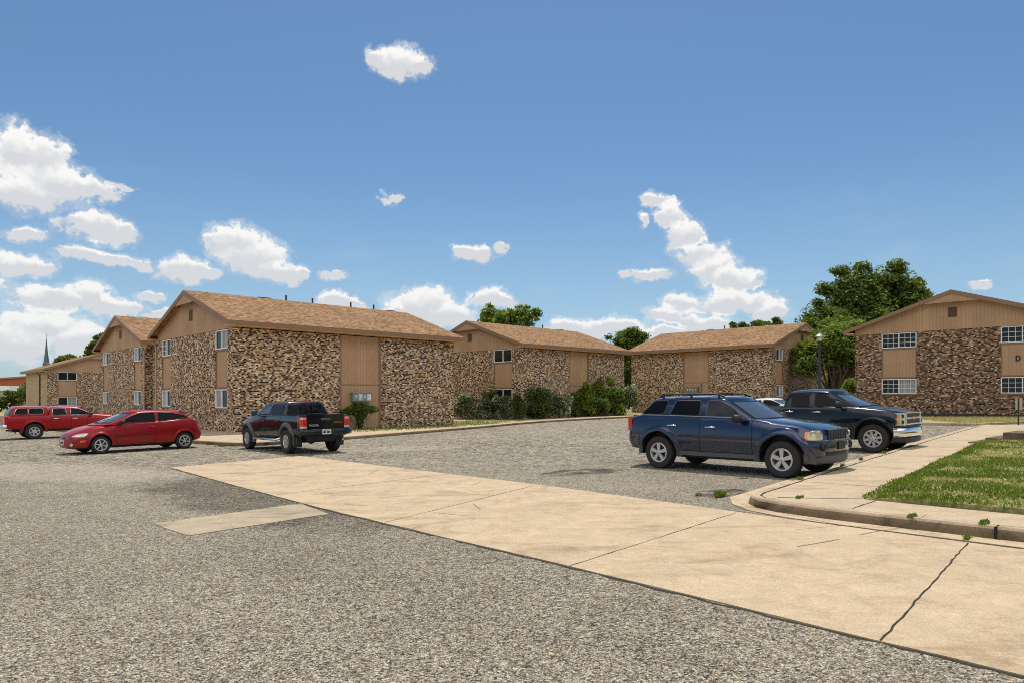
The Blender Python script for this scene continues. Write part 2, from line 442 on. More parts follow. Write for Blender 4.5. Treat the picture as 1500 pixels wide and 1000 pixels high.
# ------------------------------------------------------------------ terrain
GB = [(-3.9, 42, -.2, 9), (10, 61, -.15, 9), (25, 45, -.10, 6), (-26, 46, .15, 10), (-34, 57, .15, 10)]
def gz(x, y):
    z = .0157*60*math.tanh(x/60)
    for cx, cy, a, s in GB: z += a*math.exp(-((x-cx)**2+(y-cy)**2)/(2*s*s))
    return z

def grid_sheet(name, xs, ys, mat, f):
    nx, ny = len(xs), len(ys)
    vs = [(x, y, f(x, y)) for y in ys for x in xs]
    fs = [(j*nx+i, j*nx+i+1, (j+1)*nx+i+1, (j+1)*nx+i) for j in range(ny-1) for i in range(nx-1)]
    b = MB(); b.add(vs, fs)
    return b.build(name, mat, smooth=60)

xs = [-3000, -1500, -700, -350, -200, -140, -110] + list(np.arange(-90, 91, 1.5)) + [110, 140, 200, 350, 700, 1500, 3000]
ys = [-400, -150, -60, -30, -15, -8] + list(np.arange(-4, 111, 1.5)) + [125, 150, 200, 300, 500, 900, 1600, 3500]
tag(grid_sheet('ground', xs, ys, M['gravel'], gz), 'worn grey chip seal parking lot', kind='structure')

def dense(poly, step=.5, closed=True):
    out = []
    n = len(poly)
    for i in range(n if closed else n-1):
        a, b = poly[i], poly[(i+1) % n]
        k = max(1, int(math.dist(a, b)/step))
        for j in range(k): out.append((a[0]+(b[0]-a[0])*j/k, a[1]+(b[1]-a[1])*j/k))
    if not closed: out.append(poly[-1])
    return out

def slab(name, poly, off, mat, skirt=.3, step=.6, zf=None, label=None, jitter=0.0, parent=None, kind='structure', rim=None):
    """a sheet that follows the ground at height off, with a skirt down its rim"""
    zf = zf or gz
    p = dense(poly, step)
    if jitter: p = [(x+random.uniform(-jitter, jitter), y+random.uniform(-jitter, jitter)) for x, y in p]
    bm = bmesh.new()
    vs = [bm.verts.new((x, y, 0)) for x, y in p]
    f = bm.faces.new(vs)
    bmesh.ops.triangulate(bm, faces=[f], quad_method='BEAUTY', ngon_method='BEAUTY')
    for _ in range(3):
        long = [e for e in bm.edges if e.calc_length() > 1.6 and not e.is_boundary]
        if not long: break
        bmesh.ops.subdivide_edges(bm, edges=long, cuts=1, use_grid_fill=False)
        bmesh.ops.triangulate(bm, faces=bm.faces[:])
    for v in bm.verts: v.co.z = zf(v.co.x, v.co.y) + off
    be = [e for e in bm.edges if e.is_boundary]
    r = bmesh.ops.extrude_edge_only(bm, edges=be)
    for v in r['geom']:
        if isinstance(v, bmesh.types.BMVert): v.co.z -= skirt
    bmesh.ops.recalc_face_normals(bm, faces=bm.faces)
    up = sum((fc.normal.z for fc in bm.faces if abs(fc.normal.z) > .8))
    if up < 0: bmesh.ops.reverse_faces(bm, faces=bm.faces[:])
    me = bpy.data.meshes.new(name); bm.to_mesh(me); bm.free()
    me.materials.append(mat)
    o = bpy.data.objects.new(name, me); COL.objects.link(o)
    if parent: o.parent = parent
    if kind: o['kind'] = kind
    if label: o['label'] = label
    return o

def strip(b, pts, width, off, zf=None, wob=0.0, mi=None):
    """flat ribbon along a polyline on the ground (joints, cracks)"""
    zf = zf or gz
    p = dense(pts, .12, closed=False); vs = []; fs = []
    for i, (x, y) in enumerate(p):
        a = p[max(0, i-1)]; c = p[min(len(p)-1, i+1)]
        dx, dy = c[0]-a[0], c[1]-a[1]; l = math.hypot(dx, dy) or 1
        nx, ny = -dy/l, dx/l
        w = width*(.5+random.random()*.5)*.5; s = random.uniform(-wob, wob)
        for q in (-w, w):
            X, Y = x+nx*(q+s), y+ny*(q+s); vs.append((X, Y, zf(X, Y)+off))
    for i in range(len(p)-1): fs.append((2*i, 2*i+1, 2*i+3, 2*i+2))
    b.add(vs, fs, mi)

def sweep(b, pts, prof, zf=None, step=.4, closed=False, mis=None, outward=1):
    """profile [(offset to the left of travel, height)] carried along a ground polyline"""
    zf = zf or gz
    p = dense(pts, step, closed=False); n = len(prof); vs = []; fs = []; ms = []
    for i, (x, y) in enumerate(p):
        a = p[max(0, i-1)]; c = p[min(len(p)-1, i+1)]
        dx, dy = c[0]-a[0], c[1]-a[1]; l = math.hypot(dx, dy) or 1
        nx, ny = -dy/l, dx/l; z = zf(x, y)
        for o, h in prof: vs.append((x+nx*o, y+ny*o, z+h))
    base = len(b.v)
    b.v += vs
    for i in range(len(p)-1):
        for k in range(n-1):
            b.f.append([base+i*n+k, base+(i+1)*n+k, base+(i+1)*n+k+1, base+i*n+k+1]); b.m.append(mis[k] if mis else 0)
    b.f.append([base+k for k in range(n)]); b.m.append(0)
    b.f.append([base+(len(p)-1)*n+k for k in range(n)][::-1]); b.m.append(0)

# concrete drive strip, small slab
drive_poly = [(-8.80, 17.6), (-6.42, 20.7), (-3.26, 17.17), (.64, 12.9), (3.2, 9.72), (3.75, 9.02), (4.45, 8.2), (5.2, 7.35), (8.6, 3.55), (13, -1.4),
              (10.2, -3.9), (6.0, .7), (2.49, 4.61), (.57, 6.76), (-2.75, 10.38), (-5.7, 13.85)]
slab('concrete_drive', drive_poly, .012, M['concrete'], .1, .35, label='pale concrete strip crossing the lot', jitter=.012)
slab('concrete_patch', [(-4.99, 9.53), (-4.1, 8.64), (-2.72, 10.1), (-3.46, 11.15)], .009, M['worn'], .1, .3, label='small pale concrete slab beside the strip', jitter=.02)
jb = MB()
for a, c, w in [((.57, 6.76), (3.16, 9.62), .013), ((2.49, 4.61), (5.01, 7.5), .017), ((-1.73, 9.3), (.42, 12.9), .014), ((-4.2, 12.2), (-1.39, 15.1), .018),
                ((-6.5, 14.8), (-4.6, 18.6), .014), ((5.9, .9), (8.4, 3.6), .05)]:
    strip(jb, [a, c], w, .0165, wob=.008)
strip(jb, [(-8.7, 17.4), (-5.7, 13.87), (-2.75, 10.36), (.57, 6.74), (2.49, 4.59), (6.0, .68)], .05, .0025, wob=.02)
strip(jb, [(3.2, 9.74), (3.75, 9.04), (4.45, 8.22), (5.2, 7.37), (8.6, 3.57)], .03, .0165, wob=.006)
tag(jb.build('road_joint', M['joint'], fix=False), 'dark joints and ragged edges of the concrete strip', kind='structure')

# ------------- right-hand pavement platform with kerb, gutter and lawn
KH = .14
kerb_line = [(13.0, -.65), (5.65, 7.53), (4.68, 8.55), (4.02, 9.30), (3.74, 9.72), (3.60, 10.10), (3.62, 10.45), (3.85, 10.82), (4.77, 11.90), (6.05, 13.42),
             (9.24, 17.1), (12.31, 20.69), (21.0, 30.6)]
# travel from near right round the corner and away: the platform lies on the right-hand side
kb = MB()
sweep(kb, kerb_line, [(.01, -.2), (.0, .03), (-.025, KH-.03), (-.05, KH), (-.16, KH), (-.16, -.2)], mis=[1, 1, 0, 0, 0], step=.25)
for (x_, y_) in ((5.47, 7.72),):
    strip(kb, [(x_, y_), (x_+.12, y_+.115)], .022, KH+.002, mi=2)
    z_ = gz(x_, y_); kb.add([(x_-.011-.004, y_-.004+.010, z_), (x_+.011-.004, y_-.004-.010, z_), (x_+.011-.001, y_-.012, z_+KH), (x_-.011-.001, y_+.012, z_+KH)], [(0, 1, 2, 3)], 2)
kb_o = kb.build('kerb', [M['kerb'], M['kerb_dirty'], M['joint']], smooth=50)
tag(kb_o, 'soiled concrete kerb curving round the lawn corner', kind='structure')
gut = MB()
sweep(gut, [(8.7, 3.62), (5.25, 7.42), (4.5, 8.25), (3.98, 8.85), (3.62, 9.35), (3.4, 9.85), (3.36, 10.4), (3.52, 11.05), (4.5, 12.2), (5.75, 13.7), (8.95, 17.4), (12.0, 20.95), (20.7, 30.9)],
      [(0, -.1), (0, .014), (-.42, .006), (-.42, -.1)], step=.25)
tag(gut.build('gutter', M['concrete'], smooth=50), 'concrete gutter pan along the kerb', kind='structure')

def inset(line, d):
    out = []
    for i, (x, y) in enumerate(line):
        a = line[max(0, i-1)]; c = line[min(len(line)-1, i+1)]
        dx, dy = c[0]-a[0], c[1]-a[1]; l = math.hypot(dx, dy)
        out.append((x+dy/l*d, y-dx/l*d))
    return out
pin = inset(kerb_line, .185)
lawn_c = (5.09, 9.88)
lawn_far = (12.75, 18.55)
# pavement polygon: kerb inset out to the far end, then the open paved area by the steps, back along the lawn edge
pave = pin[:1] + pin[1:] + [(27.0, 24.2), (24.0, 15.5), (15.6, 16.2), lawn_far, (9.31, 14.75), (7.13, 12.27), lawn_c, (5.85, 9.0), (6.36, 8.45), (13.9, .1)]
slab('sidewalk', pave, KH-.004, M['sidewalk'], .3, .35, label='tan concrete pavement bordering the lawn')
jb = MB()
strip(jb, inset(kerb_line, .172)[1:], .035, KH-.012, wob=.006)
strip(jb, inset(kerb_line, .178)[6:], .05, KH-.001, wob=.012)
strip(jb, [(3.95, 10.15), (5.09, 9.9)], .04, KH-.001, wob=.012)
for s in (.0, 3.1, 6.3, 9.4, 12.6, 15.7, 18.8):
    x0, y0 = 4.95+.655*s*1.0, 12.05+.755*s
    strip(jb, [(x0+.1, y0-.1), (x0+1.1, y0-1.0)], .022 if s else .02, KH-.001, wob=.01)
for x0, y0 in [(4.55, 9.1), (6.0, 7.6), (7.6, 5.8)]:
    strip(jb, [(x0, y0), (x0+.75, y0+.75)], .03, KH-.001, wob=.012)
tag(jb.build('pavement_joint', M['joint'], fix=False), 'dark cracks and joints in the pavement', kind='structure')
# far kerb closing the bays, and dry grass strip in front of the far right building
fk = MB()
sweep(fk, [(22.8, 44.9), (17.2, 38.2), (16.8, 37.6), (16.9, 37.0), (20.9, 32.6), (21.6, 31.8)], [(0, -.2), (0, .10), (.03, KH), (.16, KH), (.16, -.2)], step=.5)
tag(fk.build('far_kerb', M['kerb'], smooth=50), 'pale kerb closing the far end of the bays', kind='structure')

def lawn_z(x, y):
    d1 = (x-5.09)*.753 - (y-9.88)*.658         # distance inside the a-edge
    d2 = (x-5.09)*.745 + (y-9.88)*.667         # distance inside the front edge
    return gz(x, y) + .05*min(1, max(0, d1)/.5) + .018*max(0, d1) + .012*max(0, d2) + .02*math.sin(x*1.3)*math.cos(y*1.1)
lawn_poly = [lawn_c, (7.13, 12.27), (9.31, 14.75), lawn_far, (15.6, 16.2), (24, 15.5), (30, 12), (26, -6), (18, -4.5), (13.9, .1), (6.36, 8.45), (5.85, 9.0)]
slab('lawn', lawn_poly, KH+.004, M['turf'], .3, .4, zf=lawn_z, label='patchy green lawn with straw patches behind the pavement')
slab('far_lawn', [(21.2, 33.6), (22.2, 32.2), (31.6, 37.4), (40, 45), (36, 62), (27, 52), (22.9, 44.7), (17.3, 38.0), (17.1, 37.2)], .10, M['turf_dry'], .3, 1.2, label='dry grass strip below the far right building')

# ------------- left-hand kerb and pavement before the buildings
LK = [(-34, 45.5), (-15, 29.5), (-13, 27.9), (-11.4, 26.55), (-10.5, 25.9), (-9.9, 25.8), (-9.4, 26.2), (-8.5, 27.6), (-6.92, 30.2), (-5.25, 34.2), (-3.28, 38.6), (.46, 45.4), (2.5, 48.1), (5.03, 50.3), (9.48, 54.0), (12, 55.2), (16, 54.9)]
lk = MB()
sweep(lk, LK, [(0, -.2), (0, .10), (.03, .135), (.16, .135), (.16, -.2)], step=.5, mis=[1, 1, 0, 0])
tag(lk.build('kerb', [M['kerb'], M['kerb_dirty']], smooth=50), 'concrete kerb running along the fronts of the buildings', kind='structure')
lin = inset(LK, -.175)
LB = [(12.6, 57.2), (9.48, 55.9), (5.0, 52.2), (.2, 46.9), (-3.38, 40.0), (-5.4, 37.6), (-7.5, 34.6), (-8.7, 32.6)]
slab('sidewalk', lin[:-1] + LB + [(-10.2, 37.6), (-13.9, 34.5), (-22.0, 43.0), (-25.3, 45.9), (-34, 53)], .131, M['sidewalk'], .3, .6, label='concrete pavement along the fronts of the brown brick buildings')
slab('lawn', LB + [(-10.1, 37.7), (-13.4, 35.6), (-22, 52), (-10, 75), (12, 75), (30, 80), (23, 60), (20, 55.5), (14, 57)], .128, M['turf'], .3, 1.5, label='green grass around the middle buildings')
slab('footpath', [(-8.5, 56), (-7.6, 57.2), (-2.6, 49.7), (.5, 47.2), (-.6, 45.5), (-3.2, 48.9)], .137, M['sidewalk'], .1, .8, label='concrete footpath between two buildings')
jb = MB()
for k in range(3, len(LK)-1):
    a, c = lin[k], inset(LK, -1.5)[k]
    strip(jb, [a, c], .03, .134, wob=.01)
strip(jb, inset(LK, -.17)[2:], .03, .1335, wob=.01)
tag(jb.build('pavement_joint', M['joint'], fix=False), 'joints in the pavement before the buildings', kind='structure')
slab('far_lawn', [(-170, 150), (-60, 150), (-52, 96), (-58, 82), (-80, 68), (-130, 95)], .05, M['turf_dry'], .3, 6, label='distant lawn at the left edge')

# ------------------------------------------------------------------ buildings
def building(name, loc, yaw, label, group, L=14.3, W=11.7, windows=((.7, 2.35), (9.35, 11.0)), style='slide', panel=(6.03, 8.75), base=0.0, brick='brick',
             panes=('dark', 'blind', 'curtain', 'dark', 'blind', 'dark'), long_tan=False, plain_far=True, vents=(), muntin=False, split=.5, long_panel=True, letter=None, downspout=()):
    root = empty(name, (loc[0], loc[1], base), rz=R(yaw), label=label, cat='apartment building', group=group)
    H = 5.4
    gz0 = lambda u, d, z: (-d, u, z)          # gable at x=0, faces -x
    gzL = lambda u, d, z: (L+d, u, z)         # gable at x=L, faces +x
    ly0 = lambda u, d, z: (u, -d, z)          # long wall at y=0, faces -y
    lyW = lambda u, d, z: (u, W+d, z)
    wl = MB(); sd = []
    T = .22
    def bx(fn, u0, u1, z0, z1, d0=-T, d1=0.0, mi=0, b=wl): b.box((u0, d0, z0), (u1, d1, z1), mi, fn)
    def panel_part(fn, bxs, tr):
        q = MB()
        for v in bxs: bx(fn, *v, b=q)
        po = q.build('siding_panel', M['siding'], root)
        if tr:
            t = MB()
            for v in tr: bx(fn, *v, b=t)
            t.build('trim', M['trim'], po)
    for gi, fn in enumerate((gz0, gzL)):
        cur = 0.0
        for (a, c) in windows:
            bx(fn, cur, a, -.8, H); bx(fn, a, c, -.8, 1.32); cur = c
            panel_part(fn, [(a, c, 2.36, 4.38, -T, -.07)],
                       [(a+.002, c-.002, 2.36, 2.44, -.07, -.035), (a+.002, c-.002, 4.30, 4.38, -.07, -.035), (a+.002, a+.062, 2.44, 4.30, -.07, -.04), (c-.062, c-.002, 2.44, 4.30, -.07, -.04)])
            bx(fn, a, c, 1.32, 2.36, -T, -.125, mi=2); bx(fn, a, c, 4.38, H, -T, -.125, mi=2)
            bx(fn, a-.02, c+.02, 1.26, 1.325, -.02, .035, mi=2)
        bx(fn, cur, W, -.8, H)
    for fn, tan in ((ly0, long_tan), (lyW, False)):
        mi = 1 if tan else 0
        if long_panel:
            bx(fn, T, panel[0], -.8, H, mi=mi); bx(fn, panel[1], L-T, -.8, H, mi=mi)
            panel_part(fn, [(panel[0], panel[1], -.05, H, -T, -.08)],
                       [(panel[0]+.002, panel[0]+.10, -.04, H, -.08, -.02), (panel[1]-.10, panel[1]-.002, -.04, H, -.08, -.02), (panel[0]+.1, panel[1]-.1, 2.60, 2.645, -.08, -.06)])
            bx(fn, panel[0], panel[1], -.8, -.05, -T, -.06, mi=mi)
        else: bx(fn, T, L-T, -.8, H, mi=mi)
    wl.build('wall', [M[brick], M['brick_tan'], M['trim']], root)
    # roof
    oe, rk, ze, zr, th = .6, .42, 5.72, 7.9, .2
    sl = (zr-ze)/(W/2+oe)
    under = lambda y: ze-th + sl*(min(y, W-y)+oe)
    rf = MB()
    X = lambda p, q, h: (h, p, q)
    for sgn in (0, 1):
        f = (lambda y: y) if sgn == 0 else (lambda y: W-y)
        rf.prism([(f(-oe), ze-th), (f(-oe), ze), (f(W/2), zr), (f(W/2), zr-th)], -rk, L+rk, X, 0)
    rfo = rf.build('roof', M['shingle'], root)
    for sgn in (0, 1):
        f = (lambda y: y) if sgn == 0 else (lambda y: W-y)
        fa = MB(); fa.box((-rk-.03, f(-oe-.03), ze-th-.03), (L+rk+.03, f(-oe), ze-.01)); fa.build('fascia', M['trim'], rfo)
        for x0, x1 in ((-rk-.03, -rk), (L+rk, L+rk+.03)):
            fa = MB(); fa.prism([(f(-oe), ze-th-.05), (f(-oe), ze-.012), (f(W/2), zr-.012), (f(W/2), zr-th-.07)], x0, x1, X, 0); fa.build('barge_board', M['trim'], rfo)
        fa = MB(); fa.box((-rk, f(-oe+.002), H+.04), (L+rk, f(0), ze-th-.002)); fa.build('soffit', M['soffit'], rfo)
    for x0, x1, xi0, xi1 in ((-.03, .15, -rk, -rk+.04), (L-.15, L+.03, L+rk-.04, L+rk)):
        gs = MB()
        gs.prism([(0, H+.002), (W, H+.002), (W, under(0)-.004), (W/2, under(W/2)-.004), (0, under(0)-.004)], x0, x1, X, 0)
        go = gs.build('gable', M['siding'], root)
        hw = 1.75; gs = MB()
        gs.prism([(W/2-hw, under(W/2-hw)-.004), (W/2+hw, under(W/2-hw)-.004), (W/2, under(W/2)-.004)], xi0, xi1, X, 0)
        gs.build('gable_peak', M['siding'], root)
        xs_ = (x0-.03, x0) if x0 < 1 else (x1, x1+.03)
        gs = MB(); gs.box((xs_[0], W/2-.24, 6.2), (xs_[1], W/2+.24, 6.8))
        gs.build('gable_vent', M['vent'], go)
    for k, (x, kind) in enumerate(vents):
        y = W/2+.35; zt = zr-sl*.35
        v = MB()
        if kind == 'pipe':
            v.lathe([(.0, zt-.05), (.16, zt-.05), (.15, zt+.03), (.055, zt+.06), (.055, zt+.48), (.0, zt+.48)], 10, lambda r, h, c, s: (x+r*c, y+r*s, h))
        else:
            v.box((x-.32, y-.25, zt-.1), (x+.32, y+.25, zt+.13)); v.box((x-.38, y-.31, zt+.13), (x+.38, y+.31, zt+.17))
        v.build('roof_vent', M['dark_metal'], rfo, smooth=40)
    # windows
    pi = 0
    for fn, on in ((gz0, True), (gzL, True)):
        for (a, c) in windows:
            for z0 in (4.40, 1.34):
                fr = MB(); z1 = z0+.98; mid = a+(c-a)*split; d0, d1 = -.12, -.01
                q = .052
                a0, c0 = a+.004, c-.004
                for bxs in ((a0, c0, z0, z0+q), (a0, c0, z1-q, z1), (a0, a0+q, z0+q, z1-q), (c0-q, c0, z0+q, z1-q), (mid-.026, mid+.026, z0+q, z1-q)):
                    fr.box((bxs[0], d0, bxs[2]), (bxs[1], d1, bxs[3]), 0, fn)
                halves = ((a0+q, mid-.026), (mid+.026, c0-q))
                for hi, (h0, h1) in enumerate(halves):
                    if muntin or (hi == 1 and style == 'slide' and pi % 3 == 1):
                        nx = 3 if muntin else 2
                        for k in range(1, nx): 
                            xx = h0+(h1-h0)*k/nx; fr.box((xx-.011, -.085, z0+q), (xx+.011, -.06, z1-q), 0, fn)
                        for k in (1, 2):
                            zz = z0+q+(z1-z0-2*q)*k/3; fr.box((h0, -.083, zz-.011), (h1, -.062, zz+.011), 0, fn)
                w = fr.build('window', M['white'], root)
                for hi, (h0, h1) in enumerate(halves):
                    p = MB(); p.box((h0, d0+.002, z0+q), (h1, -.088+hi*.006, z1-q), 0, fn)
                    p.build('pane', M['pane_'+panes[pi % len(panes)]], w); pi += 1
    for (x, y, side) in downspout:
        d = MB()
        d.tube([(x, y-.3*side, 5.5), (x, y-.28*side, 5.35), (x, y-.03*side, 5.05), (x, y-.03*side, -.4)], .05, 8)
        d.build('downspout', M['trim'], root, smooth=40)
    return root

BY = 43.95
g = 'two storey brown brick apartment buildings'
Bb = building('apartment_building', (-14.07, 34.4), BY, 'nearest brown brick apartment block, with the black open-bed pickup parked at its corner', g, base=-.25,
              vents=((4.3, 'box'), (5.8, 'pipe'), (7.6, 'pipe'), (10.4, 'pipe'), (12.2, 'pipe'), (13.4, 'box')), panes=('curtain', 'dark', 'dark', 'blind', 'dark', 'dark', 'dark', 'curtain'))
Cb = building('apartment_building', (.62, 51.7), BY, 'middle brown brick apartment block with a hedge of shrubs along its foot', g, L=13.0, base=-.05, panel=(5.6, 8.1), windows=((.9, 2.97), (8.75, 10.8)), muntin=False,
              vents=((3.5, 'box'), (9.0, 'pipe'), (11.2, 'box')), panes=('dark', 'dark', 'dark', 'dark', 'blind', 'dark'))
Eb = building('apartment_building', (21.7-.694*14.3, 57+.72*14.3), BY-90, 'brown brick apartment block directly behind the blue car, its long side facing', g, base=.33, panel=(5.8, 8.5), windows=((.8, 2.1), (9.6, 10.9)),
              vents=((5.2, 'box'), (6.6, 'pipe'), (8.8, 'pipe'), (10.3, 'box'), (9.4, 'pipe')), panes=('dark', 'blind', 'dark', 'blind'))
Db = building('apartment_building', (24.06+.694*11.8, 47.87-.72*11.8), BY, 'brown brick apartment block at the far right, gable end facing, with a letter D', g, W=11.8, base=.55, brick='brick_red',
              windows=((1.2, 3.36), (7.96, 10.09)), muntin=True, panes=('dark', 'dark', 'dark', 'dark', 'dark', 'dark', 'curtain', 'dark'))
A2b = building('apartment_building', (-25.04, 46.6), BY, 'brown gabled block seen between the nearest block and the low sloping block at left', g, base=-.25, downspout=(), windows=((.95, 2.6), (9.35, 11.0)),
              panes=('dark', 'curtain', 'dark', 'curtain'))
Ab = building('apartment_building', (-56-.694*14.3, 82.3+.72*14.3), BY-90, 'farthest brown brick block at the left, roof rising to the right above the red pickup', g, base=-.73, long_tan=True, windows=((1.05, 3.05), (8.7, 10.7)), long_panel=False,
              panes=('dark', 'dark', 'dark', 'blind'), muntin=False)
# letter on the far right block
def letter_d(parent, u, z, h):
    b = MB(); w = h*.72; s = h*.17
    outer = [(0, 0), (0, h), (w*.5, h)] + [(w*.5+w*.5*math.sin(t), h/2+h/2*math.cos(t)) for t in np.linspace(.25, math.pi-.25, 12)] + [(w*.5, 0)]
    inner = [(s, s), (s, h-s), (w*.5, h-s)] + [(w*.5+(w*.5-s)*math.sin(t), h/2+(h/2-s)*math.cos(t)) for t in np.linspace(.25, math.pi-.25, 12)] + [(w*.5, s)]
    n = len(outer); vs = []; fs = []
    for d in (.0, .04):
        for p in (outer, inner):
            vs += [(-d+.068, u-q[0], z+q[1]) for q in p]
    for i in range(n):
        j = (i+1) % n
        fs += [(i, j, n+j, n+i), (2*n+i, 2*n+j, 3*n+j, 3*n+i), (i, j, 2*n+j, 2*n+i), (n+i, n+j, 3*n+j, 3*n+i)]
    b.add(vs, fs); return b.build('letter', M['black'], parent)
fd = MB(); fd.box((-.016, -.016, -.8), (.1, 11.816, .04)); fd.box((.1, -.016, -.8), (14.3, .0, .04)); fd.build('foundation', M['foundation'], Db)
letter_d(Db, 2.62, 3.28, .34)
# recessed brick link between the two left blocks
lw = MB()
p0 = Vector((-14.07-.694*11.7, 34.4+.72*11.7, 0)); ax = Vector((.72, .694, 0)); bxv = Vector((-.694, .72, 0))
lk_root = empty('brick_link', tuple(p0+ax*1.0+Vector((0, 0, -.25))), rz=R(BY), label='recessed dark brick link with a drainpipe between two gabled blocks', cat='wall')
lw.box((0, .004, -.8), (.25, 4.6, 5.4)); lw.build('wall', M['brick'], lk_root)
rr = MB(); rr.box((-.3, .62, 5.41), (9, 4.0, 5.55)); rr.build('roof', M['trim'], lk_root)
dp = MB(); dp.tube([(-.1, 2.2, 3.0), (-.1, 2.2, -.3)], .07, 8); dp.tube([(-.1, 2.2, 2.95), (-.1, 1.7, 3.1)], .07, 8); dp.build('standpipe', M['dark_metal'], lk_root, smooth=40)
for nm, rt, yy in (('b', Bb, 11.7+.06), ('a', A2b, -.06)):
    d = MB(); s = 1 if yy > 5 else -1
    d.tube([(-.10, yy+.52*s, 5.45), (-.10, yy+.5*s, 5.3), (-.10, yy+.05*s, 5.0), (-.10, yy+.05*s, -.3)], .055, 8)
    d.build('downspout', M['downspout'], rt, smooth=40)
d = MB(); d.tube([(10.0, -.45, 5.4), (10.0, -.08, 5.1), (10.0, -.08, 1.3), (10.0, -.08, -.5)], .07, 8); d.build('downspout', M['dark_metal'], Ab, smooth=40)
mt = MB(); mt.lathe([(0, 0), (.16, 0), (.16, .34), (0, .34)], 12, lambda r, h, c, s: (9.3+r*c, -.18+r*s*.6, 1.2+h)); mt.build('meter', M['galv'], Ab, smooth=40)
# mailbox banks
def mailbox(root, L0, z, label, n=4):
    T_ = root.matrix_basis
    p = T_ @ Vector((L0, -.0, z))
    e = empty('mailbox_bank', tuple(p), rz=root.rotation_euler.z, label=label, cat='mailboxes', group='mailbox banks on the siding panels')
    c = MB(); c.box((0, -.20, 0), (1.25, .078, .46)); c.box((-.05, -.26, .46), (1.30, .076, .50))
    c.build('cabinet', M['galv'], e)
    for k in range(n):
        d = MB(); x = .08+k*.285; d.box((x, -.215, .05), (x+.25, -.202, .41))
        dd = d.build('door', M['chrome'] if k % 2 else M['galv'], e)
        w = MB(); w.box((x+.06, -.222, .22), (x+.19, -.216, .33)); w.build('name_card', M['plate'], dd)
    return e
mailbox(Bb, 6.75, 1.68, 'grey metal mailbox bank on the siding above the bush by the black pickup')
mailbox(Eb, 6.2, 1.72, 'grey metal mailbox bank on the siding above the blue car roof')
bxm = MB(); bxm.box((0, -.14, 0), (.2, .078, .75)); 
o = bxm.build('meter_box', M['galv']); o.location = Eb.matrix_basis @ Vector((7.55, 0, 1.8)); o.rotation_euler.z = Eb.rotation_euler.z
tag(o, 'narrow grey meter box beside the mailbox bank above the blue car', 'meter box')

# ------------------------------------------------------------------ vehicles
def mono(xs, ys, x):
    n = len(xs)
    if x <= xs[0]: return ys[0]
    if x >= xs[-1]: return ys[-1]
    d = [(ys[i+1]-ys[i])/(xs[i+1]-xs[i]) for i in range(n-1)]
    m = [d[0]] + [0 if d[i-1]*d[i] <= 0 else 2*d[i-1]*d[i]/(d[i-1]+d[i]) for i in range(1, n-1)] + [d[-1]]
    i = max(k for k in range(n-1) if xs[k] <= x)
    h = xs[i+1]-xs[i]; t = (x-xs[i])/h
    return ((2*t**3-3*t*t+1)*ys[i] + (t**3-2*t*t+t)*h*m[i] + (-2*t**3+3*t*t)*ys[i+1] + (t**3-t*t)*h*m[i+1])

